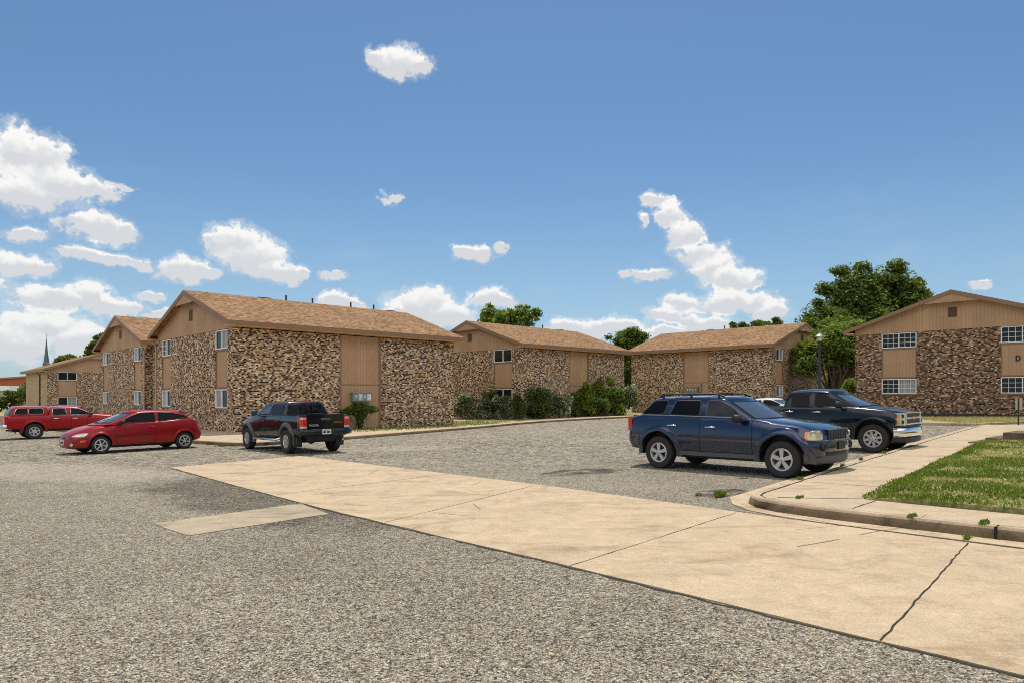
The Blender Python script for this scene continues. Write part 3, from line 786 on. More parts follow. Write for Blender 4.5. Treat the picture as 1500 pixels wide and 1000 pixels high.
class Car:
    def __init__(s, name, label, cat, mid, head, offs, side, st, cabin, wheels, paint_mat, group=None, arch=.42, ys=1.0):
        """mid: point midway between the visible hubs; head: heading; offs: distance from that side plane to the centre"""
        hx, hy = head; l = math.hypot(hx, hy); hx /= l; hy /= l
        lx, ly = -hy, hx
        offs *= ys; cx, cy = mid[0]-side*lx*offs, mid[1]-side*ly*offs
        e = .6
        zx = (gz(cx+hx*e, cy+hy*e)-gz(cx-hx*e, cy-hy*e))/(2*e); zy = (gz(cx+lx*e, cy+ly*e)-gz(cx-lx*e, cy-ly*e))/(2*e)
        f = Vector((hx, hy, zx)).normalized(); lf = Vector((lx, ly, zy)); u = f.cross(lf).normalized(); lf = u.cross(f)
        mt = Matrix((f, lf*ys, u)).transposed().to_4x4(); mt.translation = (cx, cy, gz(cx, cy)+.002)
        s.root = empty(name, label=label, cat=cat, group=group)
        s.root.matrix_basis = mt
        s.xs = [q[0] for q in st]; s.st = st; s.cab = cabin; s.P = paint_mat; s.wheels = wheels
        s.cache = {}
        s.make_body(arch)
    def par(s, x):
        x = round(x, 4)
        if x not in s.cache: s.cache[x] = [mono(s.xs, [q[k] for q in s.st], x) for k in range(1, 9)]
        return s.cache[x]
    def sec(s, x):
        zl, zm, zs, zt, wl, wm, ws, wt = s.par(x)
        return [(0, zl), (wl-.1, zl), (wl-.02, zl+.02), (wl, zl+.07), ((wl+wm)/2+.012, (zl+zm)/2+.02), (wm, zm), (wm*.55+ws*.45+.012, zm*.55+zs*.45), (ws+.004, zs-.04),
                (ws-.012, zs), (ws*.55+wt*.45, zs+(zt-zs)*.5), (wt, zs+(zt-zs)*.8), (wt*.5, zt-(zt-zs)*.04), (0, zt)]
    def yside(s, x, z):
        p = s.sec(x)[2:9]
        for (y0, z0), (y1, z1) in zip(p, p[1:]):
            if z <= z1: return y0+(y1-y0)*max(0, (z-z0))/max(1e-5, z1-z0)
        return p[-1][0]
    def make_body(s, arch):
        x0, x1 = s.xs[0], s.xs[-1]
        n = int((x1-x0)/.06)
        X = sorted(set([round(x0+(x1-x0)*i/n, 4) for i in range(n+1)]))
        b = MB(); ring = 0; vs = []
        for x in X:
            p = s.sec(x); r = p + [(-y, z) for y, z in p[-2:0:-1]]
            ring = len(r); vs += [(x, y, z) for y, z in r]
        fs = []
        for i in range(len(X)-1):
            for k in range(ring):
                k2 = (k+1) % ring; fs.append((i*ring+k, i*ring+k2, (i+1)*ring+k2, (i+1)*ring+k))
        fs.append(tuple(range(ring))); fs.append(tuple(range((len(X)-1)*ring, len(X)*ring))[::-1])
        b.add(vs, fs)
        s.body = b.build('body', [s.P, M['black']], s.root)
        s.cuts = MB()
        for wx, wr in s.wheels:
            w = s.par(wx)[5]
            for sg in (-1, 1):
                ya, yb = sg*(w+.2), sg*(w-.34)
                s.cuts.lathe([(0, ya), (arch, ya), (arch, yb), (0, yb)], 28, lambda r, h, c, sn: (wx+r*c, h, wr+.02+r*sn), 1)
    def cut(s, extra=None):
        c = s.cuts
        if extra: c.box(*extra, 1) 
        co = c.build('cutter', [s.P, M['black']], s.root)
        for o_ in (co, s.body):
            q = bmesh.new(); q.from_mesh(o_.data); bmesh.ops.remove_doubles(q, verts=q.verts, dist=.0004); bmesh.ops.recalc_face_normals(q, faces=q.faces); q.to_mesh(o_.data); q.free()
        md = s.body.modifiers.new('b', 'BOOLEAN'); md.operation = 'DIFFERENCE'; md.solver = 'EXACT'; md.object = co
        try: md.material_mode = 'INDEX'
        except Exception: pass
        bpy.context.view_layer.update()
        dg = bpy.context.evaluated_depsgraph_get()
        me = bpy.data.meshes.new_from_object(s.body.evaluated_get(dg))
        s.body.modifiers.clear(); old = s.body.data; s.body.data = me; me.name = 'body'; bpy.data.meshes.remove(old)
        cm = co.data; bpy.data.objects.remove(co); bpy.data.meshes.remove(cm)
        me.polygons.foreach_set('use_smooth', [True]*len(me.polygons)); me.set_sharp_from_angle(angle=R(38))
    # cabin ----------------------------------------------------------------
    def lev(s, z):
        L = s.cab['lev']; zz = [q[0] for q in L]
        return [float(np.interp(z, zz, [q[k] for q in L])) for k in (1, 2, 3)]
    def dz(s, x, z):
        c = s.cab; zt = c['lev'][-1][0]; zb = c['lev'][1][0]
        t = max(0, min(1, (z-zb)/(zt-zb)))
        xr, xf, w = c['lev'][-1][1:]
        xc = c.get('xc', (xr+xf)/2); h = max(xf-xc, xc-xr)
        return -c.get('arc', 0)*t*((x-xc)/h)**2
    def make_cabin(s, mat=None, name='cabin'):
        c = s.cab; cf, cr = c.get('cf', .14), c.get('cr', .06)
        L = list(c['lev']); zt, xr, xf, w = L[-1]; cw = c.get('crown', .07); xc = (xr+xf)/2
        tops = [(zt+cw*.32, 1-.02, 1-.06), (zt+cw*.62, 1-.05, 1-.18), (zt+cw*.86, 1-.14, 1-.45), (zt+cw, 1-.3, 1-.8)]
        rings = [(z, a, b_, w_, 1) for z, a, b_, w_ in L] + [(z, xc+(xr-xc)*fx, xc+(xf-xc)*fx, w*fy, fy) for z, fx, fy in tops]
        vs = []; half = 0
        for z, a, f, w_, k in rings:
            F, Rr = cf*k, cr*k
            p = [(f-F*t*t, w_*t) for t in (0, .25, .5, .7, .85, .94)] + [(f-F-.035, w_*.995)]
            xa, xb = a+Rr+.06, f-F-.09
            p += [(xb+(xa-xb)*i/10, w_) for i in range(11)]
            p += [(a+Rr+.012, w_*.985)] + [(a+Rr*t*t, w_*t) for t in (.93, .8, .6, .35, 0)]
            half = len(p); r = p + [(x, -y) for x, y in p[-2:0:-1]]
            vs += [(x, y, z+s.dz(x, min(z, zt))) for x, y in r]
        n = half*2-2; fs = []
        for i in range(len(rings)-1):
            for k in range(n):
                k2 = (k+1) % n; fs.append((i*n+k, i*n+k2, (i+1)*n+k2, (i+1)*n+k))
        fs.append(tuple(range((len(rings)-1)*n, len(rings)*n))); fs.append(tuple(range(n))[::-1])
        b = MB(); b.add(vs, fs)
        return b.build(name, mat or s.P, s.root, smooth=42)
    def glass_side(s, polys, mats=None, frame=True, rim=None, name='window'):
        for i, poly in enumerate(polys):
            for sg in (-1, 1):
                pts = []
                for j, (x, z) in enumerate(poly):         # dense outline with slightly rounded corners
                    xp, zp = poly[j-1]; xn, zn = poly[(j+1) % len(poly)]
                    for (qx, qz) in ((xp, zp), (xn, zn)):
                        d = math.hypot(qx-x, qz-z); k = min(.035/d, .3)
                        pts.append((x+(qx-x)*k, z+(qz-z)*k))
                b = MB(); n = len(pts)
                yv = lambda x, z: s.lev(z)[2]
                o = [(x, sg*(yv(x, z)+.007), z) for x, z in pts]; q = [(x, sg*(yv(x, z)-.02), z) for x, z in pts]
                b.add(o+q, [tuple(range(n))]+[(k, (k+1) % n, n+(k+1) % n, n+k) for k in range(n)])
                w = b.build(name, M[(mats or ['glass']*9)[i]], s.root)
                t = MB(); cyc = [(x, sg*(yv(x, z)+.006), z) for x, z in pts]
                t.tube(cyc+cyc[:1], .011 if not rim else rim[1], 5, cap=False); t.build('frame', M[rim[0] if rim else 'black'], w, smooth=60)
    def glass_end(s, front, z0, z1, t=.86, mat='glass', name=None, rim=True, tt=None):
        c = s.cab; cf, cr = c.get('cf', .14), c.get('cr', .06)
        vs = []; nz, ny = 6, 12
        for i in range(nz+1):
            z = z0+(z1-z0)*i/nz; xr, xf, w = s.lev(z)
            tk = t+(( tt or t)-t)*i/nz
            for j in range(ny+1):
                k = -tk+2*tk*j/ny
                x = (xf-cf*k*k+.007) if front else (xr+cr*k*k-.007)
                vs.append((x, w*k, z+.004+s.dz(x, z)))
        fs = [(i*(ny+1)+j, i*(ny+1)+j+1, (i+1)*(ny+1)+j+1, (i+1)*(ny+1)+j) for i in range(nz) for j in range(ny)]
        b = MB(); b.add(vs, fs)
        w = b.build(name or ('windscreen' if front else 'rear_window'), M[mat], s.root, smooth=60, fix=False)
        if rim:
            idx = list(range(ny+1)) + [i*(ny+1)+ny for i in range(1, nz+1)] + [nz*(ny+1)+j for j in range(ny-1, -1, -1)] + [i*(ny+1) for i in range(nz-1, 0, -1)]
            r = MB(); cyc = [vs[k] for k in idx]; r.tube(cyc+cyc[:1], .014, 5, cap=False); r.build('seal', M['black'], w, smooth=60)
        return w
    # panels on the sides ----------------------------------------------------
    def patch(s, name, rows, mat, off=.008, cols=10, sides=(-1, 1), parent=None, edge=.014):
        out = []
        for sg in sides:
            vs = []; fs = []; n = cols+1
            for z, xa, xb in rows:
                for j in range(n):
                    x = xa+(xb-xa)*j/cols; vs.append((x, sg*(s.yside(x, z)+off), z))
            m = len(rows)
            fs = [(i*n+j, i*n+j+1, (i+1)*n+j+1, (i+1)*n+j) for i in range(m-1) for j in range(cols)]
            idx = list(range(n)) + [i*n+cols for i in range(1, m)] + [(m-1)*n+j for j in range(cols-1, -1, -1)] + [i*n for i in range(m-2, 0, -1)]
            base = len(vs); k = len(idx)
            for q in idx: x, y, z = vs[q]; vs.append((x, y-sg*edge, z))
            fs += [(idx[q], idx[(q+1) % k], base+(q+1) % k, base+q) for q in range(k)]
            b = MB(); b.add(vs, fs); out.append(b.build(name, mat, parent or s.root, smooth=40))
        return out
    def doors(s, doors, handle=None, hz=None, hmat='chrome'):
        for di, rows in enumerate(doors):
            rows2 = []
            for (za, a0, a1), (zb, b0, b1) in zip(rows, rows[1:]):
                k = max(1, int((zb-za)/.06))
                for i in range(k): t = i/k; rows2.append((za+(zb-za)*t, a0+(b0-a0)*t, a1+(b1-a1)*t))
            rows2.append(rows[-1])
            g = .014
            r3 = [(rows2[0][0]-g, rows2[0][1]-g, rows2[0][2]+g)] + [(z, a-g, c+g) for z, a, c in rows2] + [(rows2[-1][0]+.004, rows2[-1][1]-g, rows2[-1][2]+g)]
            s.patch('door_gap', r3, M['black'], .0025)
            ds = s.patch('door', rows2, s.P, .009, edge=.008)
            if handle:
                hx, hz_ = handle[di]
                for d, sg in zip(ds, (-1, 1)):
                    b = MB(); y = s.yside(hx, hz_)+.012
                    b.tube([(hx-.11, sg*y, hz_), (hx-.085, sg*(y+.032), hz_+.004), (hx+.085, sg*(y+.032), hz_+.004), (hx+.11, sg*y, hz_)], [.018, .02, .02, .018], 8)
                    b.build('handle', M[hmat] if hmat else s.P, d, smooth=50)
    def crease(s, pts, mat, r=.014, name='side_moulding', h=None):
        for sg in (-1, 1):
            b = MB(); p = dense(pts, .1, closed=False)
            vs = []; hh = h or r
            for x, z in p: vs += [(x, sg*(s.yside(x, z+hh)+.004), z+hh), (x, sg*(s.yside(x, z)+.02), z+hh*.6), (x, sg*(s.yside(x, z)+.02), z-hh*.6), (x, sg*(s.yside(x, z-hh)+.004), z-hh)]
            fs = [(i*4+k, i*4+k+1, i*4+k+5, i*4+k+4) for i in range(len(p)-1) for k in range(3)] + [(0, 1, 2, 3), tuple(range(len(vs)-4, len(vs)))]
            b.add(vs, fs); b.build(name, mat, s.root, smooth=50)
    def flare(s, wx, wr, r0, r1, out, mat, a0=-12, a1=192, name='wheel_arch'):
        for sg in (-1, 1):
            vs = []; n = 28
            for i in range(n+1):
                a = R(a0+(a1-a0)*i/n)
                for r, o in ((r0, -.10), (r0, out*.8), (r0+(r1-r0)*.35, out), (r1, out*.25), (r1+.01, -.02)):
                    x = wx+r*math.cos(a); z = max(wr+.02+r*math.sin(a), .26)
                    vs.append((x, sg*(s.yside(x, min(z, s.par(x)[2]-.05))+o), z))
            fs = [(i*5+k, i*5+k+1, i*5+k+6, i*5+k+5) for i in range(n) for k in range(4)]
            b = MB(); b.add(vs, fs); b.build(name, mat, s.root, smooth=50)
    def band(s, name, half, z0, z1, mat, th=.12, bulge=.015, parent=None):
        """bumper-like bar: half = plan points from the centre line to the side"""
        pts = [(x, -y) for x, y in half[::-1]] + half[(1 if half[0][1] == 0 else 0):]
        p = []
        for (a, b_) in zip(pts, pts[1:]): p += [(a[0]+(b_[0]-a[0])*t, a[1]+(b_[1]-a[1])*t) for t in (0, .5)]
        p.append(pts[-1]); vs = []
        h = z1-z0
        for i, (x, y) in enumerate(p):
            a = p[max(0, i-1)]; c = p[min(len(p)-1, i+1)]
            dx, dy = c[0]-a[0], c[1]-a[1]; l = math.hypot(dx, dy); nx, ny = dy/l, -dx/l
            if nx*(x) + ny*y < 0: nx, ny = -nx, -ny
            for o, z in ((-th, z0), (-.03, z0), (-.004, z0+h*.12), (bulge, z0+h*.5), (-.002, z1-h*.1), (-.03, z1), (-th, z1)):
                vs.append((x+nx*o, y+ny*o, z))
        m = 7
        fs = [(i*m+k, i*m+(k+1) % m, (i+1)*m+(k+1) % m, (i+1)*m+k) for i in range(len(p)-1) for k in range(m)]
        fs += [tuple(range(m)), tuple(range((len(p)-1)*m, len(p)*m))[::-1]]
        b = MB(); b.add(vs, fs); return b.build(name, mat, parent or s.root, smooth=45)
    def mirrors(s, x, z, w=.22, h=.15, mat=None, y=None):
        for sg in (-1, 1):
            yy = (y if y is not None else s.par(x)[6]) + .02
            b = MB(); 
            b.tube([(x+.02, sg*(yy-.05), z-h*.45), (x, sg*(yy+.06), z-h*.35)], .022, 8)
            vs = []; n = 12
            for t, k in ((-.06, .75), (-.03, 1.0), (.03, .95), (.07, .7), (.09, .3)):
                for q in range(n):
                    a = 2*math.pi*q/n; ca, sa = math.cos(a), math.sin(a)
                    ca = math.copysign(abs(ca)**.6, ca); sa = math.copysign(abs(sa)**.6, sa)
                    vs.append((x+t, sg*(yy+.05+w/2+ca*k*w/2), z+sa*k*h/2))
            fs = [(i*n+q, i*n+(q+1) % n, (i+1)*n+(q+1) % n, (i+1)*n+q) for i in range(4) for q in range(n)] + [tuple(range(n)), tuple(range(4*n, 5*n))]
            b.add(vs, fs)
            mo = b.build('mirror', mat or M['black'], s.root, smooth=50)
            g = MB(); g.box((x-.064, sg*(yy+.07), z-h*.33), (x-.0605, sg*(yy+.03+w), z+h*.33)); g.build('mirror_glass', M['glass_clear'], mo)
    def add_wheels(s, halfw, tw=.23, rim=.6, spokes=5, style='spoke', mat='alloy', dark=None):
        for wx, wr in s.wheels:
            for sg in (-1, 1):
                w = empty('wheel', (wx, sg*(halfw-tw/2), wr), s.root)
                fy = lambda r, h, c, sn: (r*c, sg*h, r*sn)
                rr = wr*rim; hb = tw/2
                b = MB()
                b.lathe([(rr, -hb+.01), (rr+.02, -hb), (wr*.9, -hb), (wr*.975, -hb*.86), (wr, -hb*.6), (wr, hb*.6), (wr*.975, hb*.86), (wr*.93, hb*.99), (rr+.035, hb*1.02), (rr+.008, hb*.93), (rr-.004, hb*.8)], 40, fy)
                for k in range(40):                              # tread blocks on the shoulder
                    a = 2*math.pi*k/40
                    for h0 in (-.62, .62):
                        c, sn = math.cos(a), math.sin(a); c2, s2 = math.cos(a+.085), math.sin(a+.085)
                        b.add([(wr*.985*c, sg*hb*(h0-.2), wr*.985*sn), (wr*1.012*c, sg*hb*(h0-.12), wr*1.012*sn), (wr*1.012*c, sg*hb*(h0+.12), wr*1.012*sn), (wr*.985*c, sg*hb*(h0+.24), wr*.985*sn),
                               (wr*.985*c2, sg*hb*(h0-.2), wr*.985*s2), (wr*1.012*c2, sg*hb*(h0-.12), wr*1.012*s2), (wr*1.012*c2, sg*hb*(h0+.12), wr*1.012*s2), (wr*.985*c2, sg*hb*(h0+.24), wr*.985*s2)],
                              [(0, 1, 2, 3), (4, 5, 6, 7), (0, 1, 5, 4), (1, 2, 6, 5), (2, 3, 7, 6)])
                b.build('tyre', M['rubber'], w, smooth=35)
                q = MB()
                q.lathe([(rr-.03, -hb*.5), (rr-.012, hb*.55), (rr+.006, hb*.86), (rr-.004, hb*.93), (rr-.028, hb*.9), (rr-.045, hb*.6), (rr-.05, -hb*.5)], 40, fy, 0, closed=True)
                q.lathe([(0, hb*.2), (rr-.03, hb*.2)], 24, fy, 1)
                ow, iw = (.34, .27) if style == 'spoke' else (.2, .2)
                for k in range(spokes):
                    a = 2*math.pi*(k+.25)/spokes
                    def pl(r, t, h, a=a): c, sn = math.cos(a), math.sin(a); return (r*c-t*sn, sg*h, r*sn+t*c)
                    r0, r1 = rr*.18, rr-.03
                    t0, t1 = rr*iw*.62, rr*ow*.5*(1.25 if spokes == 5 else 1)
                    vs = [pl(r0, -t0, hb*.5), pl(r0, t0, hb*.5), pl(r1, t1, hb*.5), pl(r1, -t1, hb*.5), pl(r0, -t0*.9, hb*.86), pl(r0, t0*.9, hb*.86), pl(r1, t1*.86, hb*.88), pl(r1, -t1*.86, hb*.88)]
                    q.add(vs, [(0, 1, 2, 3), (4, 5, 6, 7), (0, 1, 5, 4), (1, 2, 6, 5), (2, 3, 7, 6), (3, 0, 4, 7)], 0)
                q.lathe([(0, hb*.93), (rr*.17, hb*.92), (rr*.24, hb*.86), (rr*.26, hb*.5)], 20, fy, 0)
                for k in range(5):
                    a = 2*math.pi*(k+.75)/5; c, sn = math.cos(a)*rr*.3, math.sin(a)*rr*.3
                    q.lathe([(0, hb*.9), (.013, hb*.9), (.014, hb*.8)], 8, lambda r, h, cc, ss: (c+r*cc, sg*h, sn+r*ss), 1)
                q.build('rim', [M[mat], M['dark_metal']], w, smooth=35)

def text_mesh(name, body, size, mat, parent, mtx, ext=.006):
    cu = bpy.data.curves.new('lettering', 'FONT'); cu.body = body; cu.size = size; cu.extrude = ext; cu.align_x = 'CENTER'
    t = bpy.data.objects.new('lettering', cu); COL.objects.link(t)
    bpy.context.view_layer.update()
    me = bpy.data.meshes.new_from_object(t.evaluated_get(bpy.context.evaluated_depsgraph_get()))
    bpy.data.objects.remove(t); bpy.data.curves.remove(cu)
    me.materials.clear(); me.materials.append(mat)
    o = bpy.data.objects.new(name, me); COL.objects.link(o); o.parent = parent; o.matrix_basis = mtx
    return o

def plate(car, x, z, y=0.0, face=-1, w=.31, h=.155, parent=None):
    b = MB(); b.box((x, y-w/2, z-h/2), (x+face*.012, y+w/2, z+h/2))
    p = b.build('licence_plate', M['plate'], parent or car.root)
    b = MB(); xx = x+face*.013
    for k, (a, c) in enumerate(((-.12, -.085), (-.075, -.04), (-.03, .005), (.03, .06), (.07, .1), (.105, .13))):
        b.box((xx, y+a, z-.04), (xx+face*.002, y+c, z+.025))
    b.box((xx, y-.1, z+.045), (xx+face*.002, y+.1, z+.062))
    b.build('plate_marking', M['dark_metal'], p)

P_blue = paint('dark_blue_paint', (.003, .014, .054), .4, .2, .16, 1.0, 1.65)
P_black = paint('black_paint', (.003, .005, .009), .2, .2, .12, .8, 1.5)
P_black2 = paint('black_paint_dusty', (.004, .005, .008), .2, .2, .16)
P_red = paint('faded_red_paint', (.30, .003, .003), .1, .28, .1, .3)
P_red2 = paint('bright_red_paint', (.36, .003, .003), .05, .26, .08, .3)
P_white = paint('white_paint', (.62, .62, .60), .05, .3, .2)

# ---- dark blue off-road car -------------------------------------------------
def suv():
    wb = 1.475
    nx = lambda x: x if x < 1.75 else 1.75+(x-1.75)*.72
    NX = lambda L: [(nx(q[0]),)+tuple(q[1:]) for q in L]
    NR = lambda L: [(z, nx(a), nx(c_)) for z, a, c_ in L]
    st = [(-2.42, .52, .64, .76, .80, .60, .72, .68, .5), (-2.38, .46, .64, .79, .84, .74, .83, .80, .66), (-2.30, .43, .66, 1.10, 1.14, .82, .90, .84, .70), (-2.20, .42, .68, 1.17, 1.21, .84, .92, .86, .74),
          (-1.6, .40, .72, 1.19, 1.24, .87, .93, .875, .78), (0, .40, .72, 1.16, 1.21, .88, .93, .875, .78), (.85, .40, .72, 1.12, 1.17, .88, .93, .875, .78), (1.3, .40, .72, 1.06, 1.13, .88, .93, .87, .70),
          (1.8, .40, .72, 1.0, 1.07, .87, .925, .85, .66), (2.1, .38, .68, .955, 1.01, .83, .89, .80, .60), (2.24, .40, .64, .91, .97, .76, .83, .745, .55), (2.34, .42, .60, .86, .93, .66, .73, .66, .5), (2.38, .46, .6, .8, .86, .60, .68, .62, .46)]
    st = NX(st)
    cab = dict(lev=[(1.10, -2.22, 1.06, .83), (1.2, -2.12, .93, .815), (1.40, -1.97, .63, .765), (1.57, -1.80, .33, .715)], cf=.20, cr=.07, crown=.085, arc=.035, xc=-.75)
    c = Car('parked_suv', 'dark blue four-door off-road car parked nose to the kerb, nearest vehicle to the camera', 'car', (4.34, 14.59), (.665, -.747), .93, -1, st, cab, [(-wb, .365), (wb, .365)], P_blue, 'vehicles parked in the lot', .475, .91)
    c.cut()
    c.make_cabin()
    c.glass_side([[(-2.0, 1.235), (-1.66, 1.545), (-1.27, 1.55), (-1.38, 1.235)], [(-1.22, 1.225), (-1.06, 1.55), (-.42, 1.545), (-.43, 1.205)], [(-.27, 1.2), (-.25, 1.545), (.07, 1.53), (.42, 1.36), (.58, 1.19)]], ['glass', 'glass', 'seat'], rim=('grey_plastic', .011))
    c.glass_end(True, 1.16, 1.54, .87, 'glass_clear', tt=.84)
    c.glass_end(False, 1.24, 1.54, .84)
    c.doors([[(.47, -.80, -.40), (.6, -.87, -.39), (.8, -1.05, -.385), (.92, -1.36, -.38), (1.15, -1.37, -.38)], [(.45, -.36, .84), (.8, -.36, .85), (1.125, -.35, .84)]], [(-1.1, .99), (-.12, .97)])
    c.crease([(-.92, .78), (.86, .765)], P_blue, h=.035)
    for wx in (-wb, wb): c.flare(wx, .365, .475, .61, .04, P_blue, -8, 188)
    for sg in (-1, 1):
        q = MB(); q.tube([(-2.02, sg*.832, 1.222), (-1.3, sg*.832, 1.214), (-.35, sg*.832, 1.195), (.66, sg*.832, 1.172)], .011, 6); q.build('belt_moulding', M['galv'], c.root, smooth=60)
    sills = MB()
    for sg in (-1, 1): sills.box((-1.0, sg*.80, .34), (1.0, sg*.885, .43))
    sills.build('sill', M['grey_plastic'], c.root)
    c.band('bumper', NX([(2.50, 0), (2.475, .35), (2.40, .60), (2.24, .80), (2.06, .90)]), .52, .755, P_blue, .2, .006)
    c.band('bumper_intake', NX([(2.485, 0), (2.46, .35), (2.40, .52)]), .455, .53, M['black'], .2, 0)
    c.band('valance', NX([(2.47, 0), (2.445, .35), (2.35, .60), (2.16, .80), (1.99, .885)]), .30, .50, M['grey_plastic'], .25, .004)
    c.band('bumper_trim', NX([(2.525, 0), (2.50, .35), (2.425, .61), (2.265, .81)]), .725, .765, M['grey_plastic'], .1, .008)
    pf = MB(); pf.box((nx(2.5)-.005, -.16, .57), (nx(2.5)+.015, .16, .72)); pf.build('plate_holder', M['black'], c.root)
    for sg in (-1, 1):
        f = MB(); f.lathe([(0, 0), (.05, 0), (.062, .018), (.075, .02), (.08, -.02)], 18, lambda r, h, cc, ss: (nx(2.40)-.005+h, sg*.655+r*cc, .63+r*ss)); f.build('fog_lamp', M['black'], c.root, smooth=40)
    c.band('bumper', [(-2.50, 0), (-2.48, .45), (-2.40, .74), (-2.26, .88), (-2.02, .935)], .50, .79, M['grey_plastic'], .2)
    # lamps
    hl = c.patch('headlight', NR([(.765, 2.10, 2.36), (.80, 2.07, 2.365), (.88, 2.07, 2.35), (.93, 2.11, 2.33), (.955, 2.16, 2.30)]), M['lens_yellow'], .022)
    for h_, sg in zip(hl, (-1, 1)):
        am = MB(); vs = []
        for z, a, b_ in NR([(.765, 2.05, 2.10), (.80, 2.02, 2.085), (.9, 2.0, 2.085), (.925, 2.02, 2.1)]):
            for x in (a, b_): vs.append((x, sg*(c.yside(x, z)+.024), z))
        am.add(vs, [(i*2, i*2+1, i*2+3, i*2+2) for i in range(3)]); am.build('indicator', M['amber'], h_, fix=False)
        for k, (x, z) in enumerate(((nx(2.2), .86), (nx(2.3), .86))):
            r = MB(); y = c.yside(x, z)+.023
            r.lathe([(.062, -.01), (.07, .012), (.078, -.01)], 20, lambda q, h, cc, ss: (x+h*.7+q*cc*.75, sg*(y+h*.5-q*cc*.55), z+q*ss)); r.build('lamp_ring', M['chrome'], h_, smooth=40)
    # grille with upright slots
    gr = MB(); G0 = nx(2.40)
    gr.box((G0-.10, -.47, .745), (G0, .47, .965), 0)
    go = gr.build('grille', P_blue, c.root)
    sl = MB()
    for k in range(7):
        y = (k-3)*.125
        sl.box((G0+.001, y-.043, .762), (G0+.006, y+.043, .945), 0)
    sl.build('slot', M['black'], go)
    ch = MB()
    for k in range(7):
        y = (k-3)*.125
        for s_ in (-.045, .045): ch.box((G0-.005, y+s_-.008, .76), (G0+.018, y+s_+.008, .95))
    ch.build('slot_surround', M['grey_plastic'], go)
    for sg in (-1, 1):
        t = MB(); t.box((-2.345, sg*.66, .86), (-2.24, sg*.895, 1.14)); tl = t.build('tail_light', M['red_lamp'], c.root)
    t = MB(); t.box((-2.40, -.6, .85), (-2.33, .6, 1.2)); t.build('tailgate', P_blue, c.root)
    c.mirrors(.60, 1.17, .22, .17)
    for sg in (-1, 1):
        b = MB(); b.tube([(-1.62, sg*.60, 1.63), (-1.45, sg*.61, 1.685), (-.1, sg*.61, 1.68), (.08, sg*.60, 1.62)], .02, 8)
        for x in (-1.5, -.75, -.05): b.tube([(x, sg*.61, 1.6), (x, sg*.61, 1.68)], .028, 8)
        b.build('roof_rail', M['black'], c.root, smooth=50)
    for x in (-1.2, -.4):
        b = MB(); b.tube([(x, -.61, 1.69), (x, .61, 1.69)], .018, 8); b.build('roof_bar', M['black'], c.root, smooth=50)
    b = MB(); b.tube([(.78, .0, 1.185), (.64, .58, 1.33)], .012, 6); b.tube([(.80, -.55, 1.175), (.72, .02, 1.25)], .012, 6); b.build('wiper', M['black'], c.root)
    ub = MB(); ub.box((-2.0, -.55, .26), (2.0, .55, .45)); ub.build('underbody', M['black'], c.root)
    c.add_wheels(.925, .25, .62, 5)
suv()

